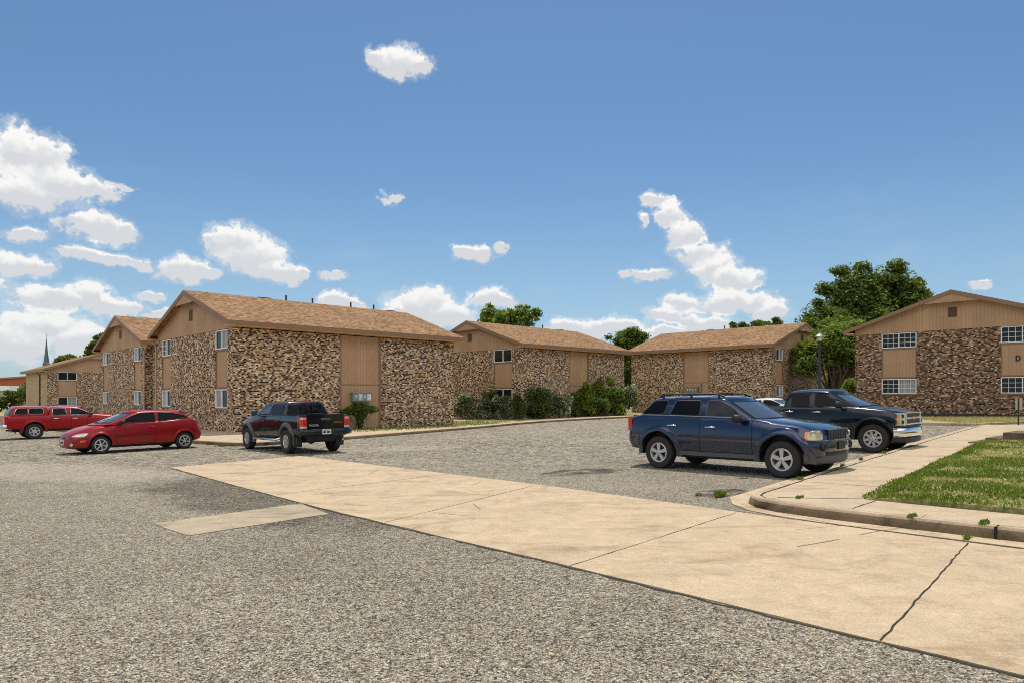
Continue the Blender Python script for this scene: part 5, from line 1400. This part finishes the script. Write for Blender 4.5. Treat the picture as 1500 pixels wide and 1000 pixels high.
tree('shade_tree', 'tiny tree tip poking over the right end of the roof behind the blue car', 40.6, 97, clumps(hb, 9, .4, 17), 900, .36, M['leaf_mid'], .15, 17, .5, G)
hb = [(.2, 0, 8.8, 2.0, 1.6, 2.0), (1.0, 0, 10.2, 1.1, 1.0, 1.1)]
tree('shade_tree', 'taller of the two dark trees above the low sloping roof at left', -60.5, 100, full(hb, 34, .66, 18), 7000, .42, M['leaf_dark'], .22, 18, .4, G)
hb = [(0, 0, 7.3, 2.2, 1.5, 1.2), (-1.6, 0, 7.2, 1.2, .9, .8)]
tree('shade_tree', 'smaller of the two dark trees above the low sloping roof at left', -64.4, 100, full(hb, 28, .56, 19), 4600, .42, M['leaf_dark'], .2, 19, .4, G)
hb = [(0, 0, 2.2, 1.9, 1.6, 1.7), (2.2, 0, 2.5, 1.8, 1.5, 1.6), (4.2, 0, 2.9, 1.8, 1.5, 1.6), (-2.0, 0, 1.8, 1.5, 1.3, 1.4)]
tree('bush', 'round dark bush at the far left edge before the orange building', -79.5, 108, clumps(hb, 40, .75, 20, lo=.3), 8000, .32, M['leaf_mid'], .1, 20, .3, None, 'bush')
# planting along the middle block
GS = 'shrubs along the foot of the middle block'
def shrub(label, x, y, w, h, n, size, mat, seed, dep=1.0, spiky=0):
    g = random.Random(seed); bl = []
    h *= 1.14; n = int(n*1.5)
    for i in range(14): bl.append((g.uniform(-.46, .46)*w, g.uniform(-.3, .3)*dep, h*g.uniform(.2, .76), w*.2, dep*.4, h*.2))
    for i in range(spiky): bl.append((g.uniform(-.3, .3)*w, g.uniform(-.2, .2), h*g.uniform(.8, 1.0), w*.11, w*.1, h*.17))
    return tree('shrub', label, x, y, bl, n, size, mat, .05, seed, .15, GS, 'shrub', up=.6)
shrub('silvery clipped shrub nearest the edge of the first brick block', -3.3, 52.4, 2.7, 1.95, 5200, .12, M['leaf_silver'], 31)
shrub('dark green upright shrub between two silvery shrubs at the middle block', -1.75, 53.2, 1.2, 2.3, 2600, .12, M['leaf_mid'], 32)
shrub('silvery rounded shrub under the lower window of the middle block', -.55, 51.4, 1.8, 1.75, 4600, .11, M['leaf_silver'], 33)
shrub('dark narrow shrub at the brick corner of the middle block', .55, 51.0, .9, 2.0, 1900, .12, M['leaf_mid'], 34)
shrub('dark green dense shrub right of the brick corner', 2.0, 52.0, 1.9, 2.3, 4200, .13, M['leaf_mid'], 35)
shrub('silvery shrub just left of the small blue and white sign', 3.55, 52.8, 1.9, 1.9, 4600, .12, M['leaf_silver'], 36)
shrub('bright green tall leafy shrub with upright shoots right of the small sign', 5.7, 55.3, 2.1, 2.15, 5200, .2, M['leaf_light'], 37, spiky=3)
shrub('tallest shrub, bright yellow-green top over dark foliage, before the far brick panel', 7.6, 57.2, 3.2, 2.55, 7500, .22, M['leaf_light'], 38, 1.3, spiky=3)
shrub('dark shrub with pale tips at the right end of the hedge', 9.6, 58.2, 2.2, 2.6, 4800, .16, M['leaf_silver'], 39)
shrub('dark green low filler shrub between the two bright leafy shrubs', 6.9, 55.6, 1.7, 1.5, 3600, .14, M['leaf_mid'], 40)
bl = [(-.3, 0, 1.1, .55, .4, .28), (.35, 0, 1.15, .5, .4, .28), (0, 0, 1.36, .5, .4, .22), (-.75, 0, 1.0, .35, .3, .22), (.8, 0, 1.15, .3, .3, .2), (.05, 0, .8, .4, .3, .3), (0, 0, .4, .25, .25, .3)]
tree('bush', 'dark spreading bush with bare stems below the mailbox bank of the nearest block', -8.6, 38.45, bl, 3200, .13, M['leaf_mid'], .045, 41, .2, None, 'bush')
bl = [(0, 0, 1.2, 1.0, .8, .8), (.9, 0, 1.6, .9, .7, .8), (-.8, 0, .8, .7, .6, .7), (.3, 0, 2.2, .7, .6, .5)]
tree('bush', 'light green bush by the left corner of the block marked D', 25.3, 51.6, bl, 4200, .16, M['leaf_light'], .06, 42, .2, None, 'bush')
bl = [(0, 0, 1.0, .8, .6, .8), (.6, 0, 1.5, .6, .5, .6), (1.1, 0, 1.0, .6, .5, .8)]
tree('bush', 'grey green dry bush against the left corner of the block marked D', 25.0, 49.2, bl, 2600, .13, M['leaf_silver'], .05, 43, .2, None, 'bush')
# bleached dead branch by the block behind the blue car
dr = empty('dead_branch', (24.9, 58.2, gz(24.9, 58.2)), label='pale bleached dead branches drooping beside the block behind the blue car', cat='dead branch')
b = MB(); rg = random.Random(5)
b.tube([(2.3, .5, .2), (1.6, .3, 2.2), (.6, .1, 2.9), (-.2, 0, 2.6)], [.09, .07, .05, .03], 7)
for i in range(130):
    p = Vector((rg.gauss(-.3, .6), rg.gauss(0, .35), rg.gauss(2.55, .32))); s = Vector((.3, .1, 2.75)).lerp(p, rg.random()*.6)
    q = s.lerp(p, .5)+Vector((rg.uniform(-.1, .1), 0, rg.uniform(0, .15))); b.tube([s, q, p], [.016, .011, .005], 4)
b.build('branches', M['twig'], dr)

def blades(name, pts, h, mat, seed, label=None, w=.012, lean=.5, kind='stuff'):
    g = np.random.default_rng(seed); P = np.array(pts); n = len(P)
    a = g.random(n)*6.283; hh = h*(.5+g.random(n)); ln = lean*hh*g.random(n); b_ = g.random(n)*6.283
    dx = np.stack([np.cos(a), np.sin(a), np.zeros(n)], 1)*w*(.7+.6*g.random(n))[:, None]
    top = P + np.stack([np.cos(b_)*ln, np.sin(b_)*ln, hh], 1)
    mid = P + np.stack([np.cos(b_)*ln*.3, np.sin(b_)*ln*.3, hh*.6], 1)
    V = np.stack([P-dx, P+dx, mid+dx*.7, top], 1).reshape(-1, 3)
    V[2::4] = (mid+dx*.8); 
    o = leaves(name, V, mat)
    if kind: o['kind'] = kind
    if label: o['label'] = label
    return o

def in_poly(x, y, poly):
    c = False; n = len(poly)
    for i in range(n):
        (x1, y1), (x2, y2) = poly[i], poly[i-1]
        if (y1 > y) != (y2 > y) and x < (x2-x1)*(y-y1)/(y2-y1)+x1: c = not c
    return c
def patchy(x, y):
    return math.sin(x*1.7+1.3*math.sin(y*1.1))*math.cos(y*1.9+math.sin(x*.9)) + .6*math.sin(x*4.1+y*3.3)*math.cos(y*4.7-x*2.2)
rg = random.Random(3); gp = []; dp_ = []
vis = [(5.05, 9.93), (12.8, 18.6), (15.4, 16.4), (17.5, 15), (12, 6), (9.0, 5.3), (6.36, 8.45), (5.85, 9.0)]
while len(gp)+len(dp_) < 62000:
    x, y = rg.uniform(5, 17.5), rg.uniform(5.2, 18.6)
    if not in_poly(x, y, vis): continue
    if rg.random() > min(1, 12/ math.hypot(x, y))**1.2: continue
    d1 = (x-5.09)*.753-(y-9.88)*.658; d2 = (x-5.09)*.745+(y-9.88)*.667
    edge = min(d1, d2)
    k = patchy(x, y)+.30 + .5*min(1.8, max(0, d1-1.0)) - (1.1 if edge < .35 else 0) + rg.gauss(0, .35)
    z = lawn_z(x, y)+KH
    if k < .5: gp.append((x, y, z))
    elif rg.random() < .6: dp_.append((x, y, z))
blades('grass', gp, .042, M['blade'], 1, 'short green lawn grass', .009, 1.0)
blades('grass', dp_, .028, M['blade_dry'], 2, 'dry straw coloured lawn grass', .009, 1.6)
# grass around the middle buildings and the far dry strip
gp = []
for _ in range(9000):
    x, y = rg.uniform(-9, 3), rg.uniform(32, 52)
    if in_poly(x, y, [(-8.7, 33), (-7.3, 35), (-5.3, 37.7), (-3.3, 40.2), (.1, 46.9), (-2.6, 51), (-4.5, 47), (-4.0, 44.4), (-9.8, 38.4)]): gp.append((x, y, gz(x, y)+.125))
blades('grass', gp, .09, M['blade'], 3, 'green grass at the foot of the brick walls', .02, .7)
gp = []
for _ in range(9000):
    t, s = rg.random(), rg.random()
    x, y = 21.6+t*11+s*3.0, 33.0+t*4+s*11-t*2
    if in_poly(x, y, [(21.2, 33.6), (22.2, 32.2), (31.6, 37.4), (31, 40), (24, 47), (21, 42)]): gp.append((x, y, gz(x, y)+.10))
blades('grass', gp, .07, M['blade_dry'], 4, 'dry grass strip below the far right block', .02, .9)

# weeds rooted in the cracks
GW = 'weeds in the pavement cracks'
def weed(label, x, y, off, r, h, n, seed, mat='blade'):
    g = random.Random(seed); pts = []
    for i in range(int(n*.6)):
        t = g.gauss(0, .5)*r; q = g.gauss(0, .13)*r
        pts.append((t, q, 0))
    o = blades('weed', pts, h*.55, M[mat], seed, None, .011, 1.1, None)
    o.location = (x, y, gz(x, y)+off); o.rotation_euler.z = R(48)
    tag(o, label, 'weed', GW)
weed('largest weed clump, in the gravel at the rounded kerb end', 3.42, 11.2, .0, .16, .14, 330, 51)
weed('small weed on the gravel left of the largest clump at the rounded kerb end', 3.10, 11.35, .0, .09, .07, 130, 52)
weed('low weed tuft spreading along the crack to the lawn corner', 4.25, 10.08, KH, .14, .05, 170, 53)
weed('weed in the kerb crack beneath the front bumper of the blue car', 5.15, 12.2, KH, .10, .08, 150, 54)
weed('weed in the kerb crack just past the blue car', 6.9, 14.25, KH, .10, .08, 140, 55)
weed('weed in the kerb crack midway between the blue car and the black pickup', 7.9, 15.45, KH, .10, .09, 150, 56)
weed('weed in the kerb crack before the chrome bumper of the black pickup', 9.3, 17.05, KH, .12, .09, 150, 57)
weed('weed strip along the kerb by the lawn front, left of the kerb joint', 4.95, 8.45, KH, .13, .05, 190, 58)
weed('broad weed mat at the kerb joint near the right edge', 5.5, 7.95, KH, .17, .05, 280, 59)
weed('weed growing in the gutter below the kerb joint', 5.15, 7.72, .01, .10, .06, 180, 60)
weed('weed patch at the kerb corner between the red hatchback and the black pickup', -10.9, 26.0, .0, .35, .12, 320, 61)

# ------------------------------------------------------------------ street furniture
def mini(name, label, cat, x, y, z, rz=0):
    return empty(name, (x, y, z), rz=rz, label=label, cat=cat)
lp = mini('street_lamp', 'slim dark lamp post with a small capped lantern before the tall tree', 'lamp post', 19.6, 43.5, gz(19.6, 43.5)+.1)
b = MB(); b.lathe([(0, -.2), (.16, -.2), (.16, .25), (.095, .35), (.075, 4.6), (.06, 4.75), (0, 4.75)], 14); b.build('post', M['dark_metal'], lp, smooth=40)
b = MB(); b.lathe([(.06, 4.72), (.13, 4.80), (.15, 4.86), (.13, 4.90)], 14); b.build('collar', M['dark_metal'], lp, smooth=40)
b = MB(); b.lathe([(.0, 4.88), (.13, 4.88), (.17, 5.16), (0, 5.16)], 14); b.build('lantern', M['lens'], lp, smooth=40)
b = MB(); b.lathe([(.0, 5.15), (.29, 5.15), (.28, 5.2), (.10, 5.33), (0, 5.36)], 18); b.build('cap', M['galv'], lp, smooth=40)

sp = mini('sign_post', 'short dark post with a pale flat sign panel seen from behind, near the steps', 'sign', 22.87, 30.83, gz(22.9, 30.8)+KH, R(-70))
b = MB(); b.box((-.02, -.02, -.2), (.02, .02, 1.12)); b.build('post', M['dark_metal'], sp)
b = MB(); b.box((-.15, .024, .62), (-.024, .034, 1.14)); b.box((.024, .024, .62), (.15, .034, 1.14)); b.build('sign_panel', plain('cream_panel', (.55, .47, .34), .6), sp)
hs = mini('parking_sign', 'small white and blue accessible parking sign standing before the hedge', 'sign', 4.35, 52.6, gz(4.35, 52.6)+.1)
b = MB(); b.box((-.025, -.02, -.2), (.025, .02, .5)); b.build('post', M['dark_metal'], hs)
b = MB(); b.box((-.16, -.035, .36), (.16, -.022, .86)); pn = b.build('sign_panel', M['plate'], hs)
b = MB(); b.box((-.10, -.04, .43), (.10, -.036, .68)); pb = b.build('symbol_field', plain('sign_blue', (.02, .07, .28), .5), pn)
b = MB()
b.lathe([(.05, -.044), (.068, -.044), (.068, -.042), (.05, -.042)], 16, lambda r, h, c, s: (.0+r*c, h, .50+r*s), closed=True)
b.box((-.03, -.045, .56), (-.008, -.041, .63)); b.box((-.03, -.045, .545), (.04, -.041, .56)); b.lathe([(0, -.045), (.016, -.045)], 10, lambda r, h, c, s: (-.018+r*c, h, .65+r*s))
b.build('symbol', M['plate'], pn)

M['step'] = concrete_mat('shaded_step_concrete', (.15, .11, .075), (.05, .035, .022), .8)  # concrete colour darkened to carry the shade on the step faces
# concrete steps climbing to the right of the lawn
st_ = mini('concrete_steps', 'low concrete steps in shade behind the lawn at right', 'steps', 13.35, 19.95, gz(13.35, 19.95)+KH, R(-47))
for k, (x0, x1, h) in enumerate(((0, .42, .035), (.42, .84, .175), (.84, 4.2, .34))):
    b = MB(); b.box((x0, -.10, -.4), (x1-(.0 if k == 2 else .003), 1.7, h)); o = b.build('step', M['step'], st_)
    md = o.modifiers.new('bevel', 'BEVEL'); md.width = .015; md.segments = 2

# ------------------------------------------------------------------ far background
M['orange'] = plain('orange_render', (.40, .105, .04), .85, var=.12, scale=.5)
M['pale'] = plain('pale_render', (.42, .40, .30), .85, var=.1, scale=.5)
M['spire'] = plain('spire_metal', (.12, .15, .15), .45, .4, var=.2)
fb = mini('orange_building', 'long orange red building with a gently rising roof at the far left', 'building', -112, 142, gz(-112, 142))
b = MB(); b.prism([(-24, -.5), (16.5, -.5), (16.5, 6.9), (-24, 4.0)], 0, 20, lambda p, q, h: (p, h, q)); b.build('wall', M['orange'], fb)
b = MB(); b.prism([(-24.4, 3.98), (16.9, 6.93), (16.9, 7.25), (-24.4, 4.3)], -.3, 20.3, lambda p, q, h: (p, h, q)); b.build('roof', M['trim'], fb)
b = MB()
for x in (3.0, 10.2): b.box((x, -.06, 0), (x+.18, -.002, 5.6))
b.build('downspout', M['trim'], fb)
b = MB(); b.box((9.0, -.08, .05), (10.0, -.004, 2.2)); b.build('door', M['dark_metal'], fb)
pbd = mini('pale_building', 'small pale flat-roofed building in front of the orange one at the left edge', 'building', -96, 124, gz(-96, 124))
b = MB(); b.box((-14, 0, -.5), (4.6, 8, 3.6)); b.build('wall', M['pale'], pbd)
b = MB(); b.box((-14.3, -.4, 3.6), (4.9, 8.3, 4.5)); b.build('roof', M['white'], pbd)
b = MB(); b.box((.5, -.05, .9), (2.5, -.003, 2.3)); w = b.build('window', M['white'], pbd)
b = MB(); b.box((.6, -.06, 1.0), (2.4, -.052, 2.2)); b.build('pane', M['pane_dark'], w)
tv = mini('parked_trailer', 'white box trailer parked far off at the left edge', 'trailer', -85.2, 112, gz(-85, 112), R(8))
b = MB(); b.box((-3, -1.0, .45), (3, 1.0, 1.95)); b.box((-3.02, -1.02, 1.95), (3.02, 1.02, 2.0)); b.build('box_body', M['white'], tv)
for x in (-.5, .5):
    for sg in (-1, 1):
        b = MB(); b.lathe([(0, -.1), (.33, -.1), (.36, 0), (.33, .1), (0, .1)], 18, lambda r, h, c, s: (x+r*c, sg*1.0+h, .36+r*s)); b.build('wheel', M['rubber'], tv, smooth=40)
b = MB(); b.tube([(3, 0, .55), (4.3, 0, .5)], .05, 6); b.build('drawbar', M['dark_metal'], tv)
stp = mini('church_steeple', 'slim grey green church spire on a square base far behind the low sloping roof', 'church steeple', -170.5, 250, gz(-170, 250))
b = MB(); b.box((-1.9, -1.9, -1), (1.9, 1.9, 12.2)); b.box((-2.1, -2.1, 12.2), (2.1, 2.1, 12.6)); b.build('tower', M['pale'], stp)
b = MB(); b.lathe([(0, 12.6), (1.25, 12.6), (1.2, 14.6), (.95, 14.9), (.45, 19.0), (.05, 24.0), (0, 24.2)], 8); b.build('spire', M['spire'], stp)
b = MB(); b.tube([(0, 0, 24), (0, 0, 25.2)], .06, 6); b.build('finial', M['spire'], stp)
far = MB()
# distant tree belt hiding the empty horizon
V = []
g = np.random.default_rng(77)
bl = [(x, 330+g.uniform(-30, 30), 2.5+g.uniform(-1, 1.0), 11, 8, 3.2+g.uniform(0, 1.8)) for x in np.arange(-420, 430, 13)]
o = leaves('tree_belt', leaf_cloud(bl, 16000, 1.6, 78), M['leaf_mid']); tag(o, 'distant belt of trees on the horizon', kind='stuff')

# ------------------------------------------------------------------ sky with cumulus clouds
SUN_EL, SUN_AZ = 68.5, 3.0          # degrees; azimuth measured from +Y towards +X
world = bpy.data.worlds.new('World'); scene.world = world; world.use_nodes = True
nt = world.node_tree; nt.nodes.clear(); n = N(nt)
out = n.node('ShaderNodeOutputWorld'); bg = n.node('ShaderNodeBackground'); nt.links.new(bg.outputs[0], out.inputs[0])
sky = n.node('ShaderNodeTexSky', sky_type='NISHITA'); sky.sun_disc = False
sky.sun_elevation = R(SUN_EL); sky.sun_rotation = R(SUN_AZ); sky.altitude = 350; sky.air_density = 1.0; sky.dust_density = .6; sky.ozone_density = 2.2
tc = n.node('ShaderNodeTexCoord')
dx, dy, dz = n.sep(tc.outputs['Generated'])
az = n.m('ARCTAN2', dx, dy); el = n.m('ARCSINE', dz)
pos = n.xyz(az, el, 0.0)
w1 = n.node('ShaderNodeTexNoise'); n.put(w1.inputs['Vector'], pos); w1.inputs['Scale'].default_value = 16; w1.inputs['Detail'].default_value = 5; w1.inputs['Roughness'].default_value = .62
wp = n.vm('ADD', pos, n.vm('MULTIPLY', n.vm('SUBTRACT', w1.outputs['Color'], (.5, .5, .5)), (.07, .046, 0)))
CL = [(-0.1635, 0.4463, 0.0401, 0.0244),(-0.1878, 0.4502, 0.0189, 0.0149),(-0.1411, 0.4436, 0.0211, 0.015),(-0.6306, 0.2867, 0.0256, 0.0345),(-0.6074, 0.2761, 0.033, 0.0351),(-0.5903, 0.2521, 0.0643, 0.0237),(-0.555, 0.2512, 0.0425, 0.0178),(-0.6174, 0.2361, 0.0391, 0.0217),(-0.5143, 0.2628, 0.0149, 0.0058),(-0.6686, 0.2607, 0.0362, 0.0596),(-0.6174, 0.1917, 0.0261, 0.0093),(-0.5477, 0.207, 0.0429, 0.0195),(-0.5693, 0.214, 0.0209, 0.0112),(-0.5181, 0.2072, 0.0185, 0.0116),(-0.5404, 0.1715, 0.054, 0.0106),(-0.5764, 0.1743, 0.0138, 0.0064),(-0.5028, 0.1684, 0.0188, 0.0067),(-0.6174, 0.1553, 0.0326, 0.0155),(-0.6371, 0.1555, 0.0253, 0.0168),(-0.4434, 0.1647, 0.0384, 0.0172),(-0.4145, 0.1615, 0.0131, 0.0104),(-0.3805, 0.2059, 0.0439, 0.0265),(-0.3588, 0.1896, 0.0516, 0.0285),(-0.3322, 0.1731, 0.042, 0.0162),(-0.3006, 0.1703, 0.0143, 0.0109),(-0.417, 0.2055, 0.0115, 0.0104),(-0.259, 0.1713, 0.0201, 0.0083),(-0.5972, 0.1153, 0.0402, 0.0189),(-0.5477, 0.1206, 0.0271, 0.0227),(-0.5218, 0.1105, 0.0295, 0.0148),(-0.4874, 0.1283, 0.0199, 0.0076),(-0.604, 0.0821, 0.0598, 0.0219),(-0.6306, 0.0645, 0.0511, 0.0307),(-0.5693, 0.0673, 0.0417, 0.024),(-0.4716, 0.1047, 0.0233, 0.0076),(-0.2544, 0.1347, 0.0294, 0.0129),(-0.2261, 0.1279, 0.0205, 0.0083),(-0.1293, 0.1331, 0.0578, 0.0283),(-0.0947, 0.1189, 0.0486, 0.0246),(-0.1635, 0.1227, 0.0286, 0.0131),(-0.035, 0.139, 0.0294, 0.0171),(-0.015, 0.1342, 0.0196, 0.0114),(-0.0599, 0.2085, 0.0312, 0.0114),(-0.015, 0.2146, 0.0118, 0.0066),(-0.1732, 0.281, 0.0171, 0.0075),(-0.1878, 0.2766, 0.0095, 0.0047),(0.2118, 0.2745, 0.0242, 0.0112),(0.2308, 0.2479, 0.024, 0.0223),(0.1926, 0.248, 0.0097, 0.0112),(0.2497, 0.2239, 0.0277, 0.0237),(0.273, 0.1949, 0.0352, 0.0205),(0.2869, 0.1756, 0.0388, 0.0219),(0.3142, 0.1584, 0.0381, 0.0202),(0.3456, 0.131, 0.0358, 0.0184),(0.3006, 0.1329, 0.0461, 0.0187),(0.3411, 0.1552, 0.0195, 0.0069),(0.2022, 0.1726, 0.0291, 0.0128),(0.1635, 0.171, 0.0134, 0.0056),(0.245, 0.1302, 0.0286, 0.0174),(0.2213, 0.1117, 0.0321, 0.0128),(0.1194, 0.099, 0.058, 0.0189),(0.0798, 0.1013, 0.039, 0.0152),(0.1587, 0.0984, 0.0382, 0.0131),(0.273, 0.1055, 0.0469, 0.0157),(0.6006, 0.1312, 0.0133, 0.0071),(0.3631, 0.1163, 0.0257, 0.0178),(0.207, 0.0879, 0.0646, 0.0112),(0.01, 0.0798, 0.0588, 0.0133),(-0.6987, 0.1219, 0.0689, 0.0436),(-0.7383, 0.2042, 0.0536, 0.0422),(0.7045, 0.1138, 0.0512, 0.0217),(0.7854, 0.1266, 0.0539, 0.0336)]
def field(p):
    m = None
    for a, e, ra, re in CL:
        q = n.vm('MULTIPLY', n.vm('SUBTRACT', p, (a, e, 0)), (1/ra, 1/re, 0))
        d = n.vm('DOT_PRODUCT', q, q)
        m = d if m is None else n.m('SMOOTH_MIN', m, d, .25)
    return m
m0 = field(wp)
m1 = field(n.vm('ADD', wp, (0, -.010, 0)))          # the same clouds seen a little lower: gives lit tops and grey bases
vb = n.voro(n.vm('MULTIPLY', wp, (1, 1.25, 1)), 46.0); vb2 = n.voro(wp, 105.0)
fb_ = n.noise(pos, 70, 6, .65)
bill = n.m('ADD', n.m('MULTIPLY', vb, .75), n.m('MULTIPLY', vb2, .4))
d0 = n.m('ADD', m0, n.m('ADD', n.m('MULTIPLY', n.m('SUBTRACT', bill, .45), .75), n.m('MULTIPLY', n.m('SUBTRACT', fb_, .5), 1.7)))
alpha = n.m('MAXIMUM', n.smooth(d0, 1.14, .60), n.m('MULTIPLY', n.smooth(n.m('ADD', d0, n.m('MULTIPLY', n.m('SUBTRACT', n.noise(pos, 28, 5, .7), .5), 1.6)), 1.6, .9), .28))
slope = n.m('SUBTRACT', m1, m0)                      # >0 near the top edge... sign handled below
core = n.smooth(d0, .95, .1)
lit = n.m('ADD', n.m('MULTIPLY', slope, -1.5), n.m('ADD', n.m('MULTIPLY', n.m('SUBTRACT', .5, bill), .5), n.m('MULTIPLY', n.m('SUBTRACT', fb_, .5), .5)))
lit = n.m('ADD', lit, n.m('MULTIPLY', core, -.25))
ccol = n.ramp(n.m('ADD', lit, .62, clamp=True), [(0, (.70, .73, .78)), (.35, (.82, .84, .87)), (.58, (.95, .96, .97)), (.8, (1.0, 1.0, 1.0))])
haze = n.smooth(el, .34, .0)
bk = n.m('MULTIPLY', n.m('MULTIPLY', n.smooth(dy, .2, -.3), n.smooth(el, .26, .5)), n.smooth(n.noise(tc.outputs['Generated'], 3.2, 4, .55), .36, .5))   # unseen bright cloud deck added behind the camera to fill the shaded walls
skyc = n.mix(1.0, sky.outputs[0], (.74, .95, 1.03), 'MULTIPLY')
skyc = n.mix(n.m('MULTIPLY', haze, .46), skyc, (4.6, 6.0, 7.4))
cl_ = n.mix(1.0, ccol, n.vm('MULTIPLY', n.xyz(1.0, .985, .96), (9.7, 9.7, 9.7)), 'MULTIPLY')
cl_ = n.mix(n.m('MULTIPLY', haze, .22), cl_, (6.4, 7.0, 7.6))
thin = n.m('MULTIPLY', n.m('MULTIPLY', n.smooth(n.noise(n.vm('MULTIPLY', pos, (1, 2.6, 1)), 7, 6, .62), .5, .8), haze), .35)
skyc = n.mix(thin, skyc, (6.9, 7.3, 7.7))
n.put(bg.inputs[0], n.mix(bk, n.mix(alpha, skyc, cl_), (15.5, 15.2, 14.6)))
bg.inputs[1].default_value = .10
world.cycles.sampling_method = 'MANUAL'; world.cycles.sample_map_resolution = 512

sun = bpy.data.lights.new('sun', 'SUN'); sun.energy = 4.0; sun.angle = R(.53); sun.color = (1.0, .94, .84)
so = bpy.data.objects.new('sun', sun); COL.objects.link(so)
ce = math.cos(R(SUN_EL)); sd_ = Vector((math.sin(R(SUN_AZ))*ce, math.cos(R(SUN_AZ))*ce, math.sin(R(SUN_EL))))
so.rotation_euler = sd_.to_track_quat('Z', 'Y').to_euler(); so.location = (0, 20, 60)

cam = bpy.data.cameras.new('camera'); cam.lens = 24; cam.sensor_width = 36; cam.shift_y = .05333; cam.clip_start = .1; cam.clip_end = 8000
co = bpy.data.objects.new('camera', cam); COL.objects.link(co)
co.location = (0, 0, 1.70); co.rotation_euler = (R(90), 0, 0); scene.camera = co
scene.view_settings.view_transform = 'Standard'; scene.view_settings.look = 'None'; scene.view_settings.exposure = 0; scene.view_settings.gamma = 1
scene.cycles.filter_width = 1.0; scene.cycles.use_denoising = False; scene.cycles.max_bounces = 8; scene.cycles.diffuse_bounces = 4; scene.cycles.glossy_bounces = 3; scene.cycles.transparent_max_bounces = 6
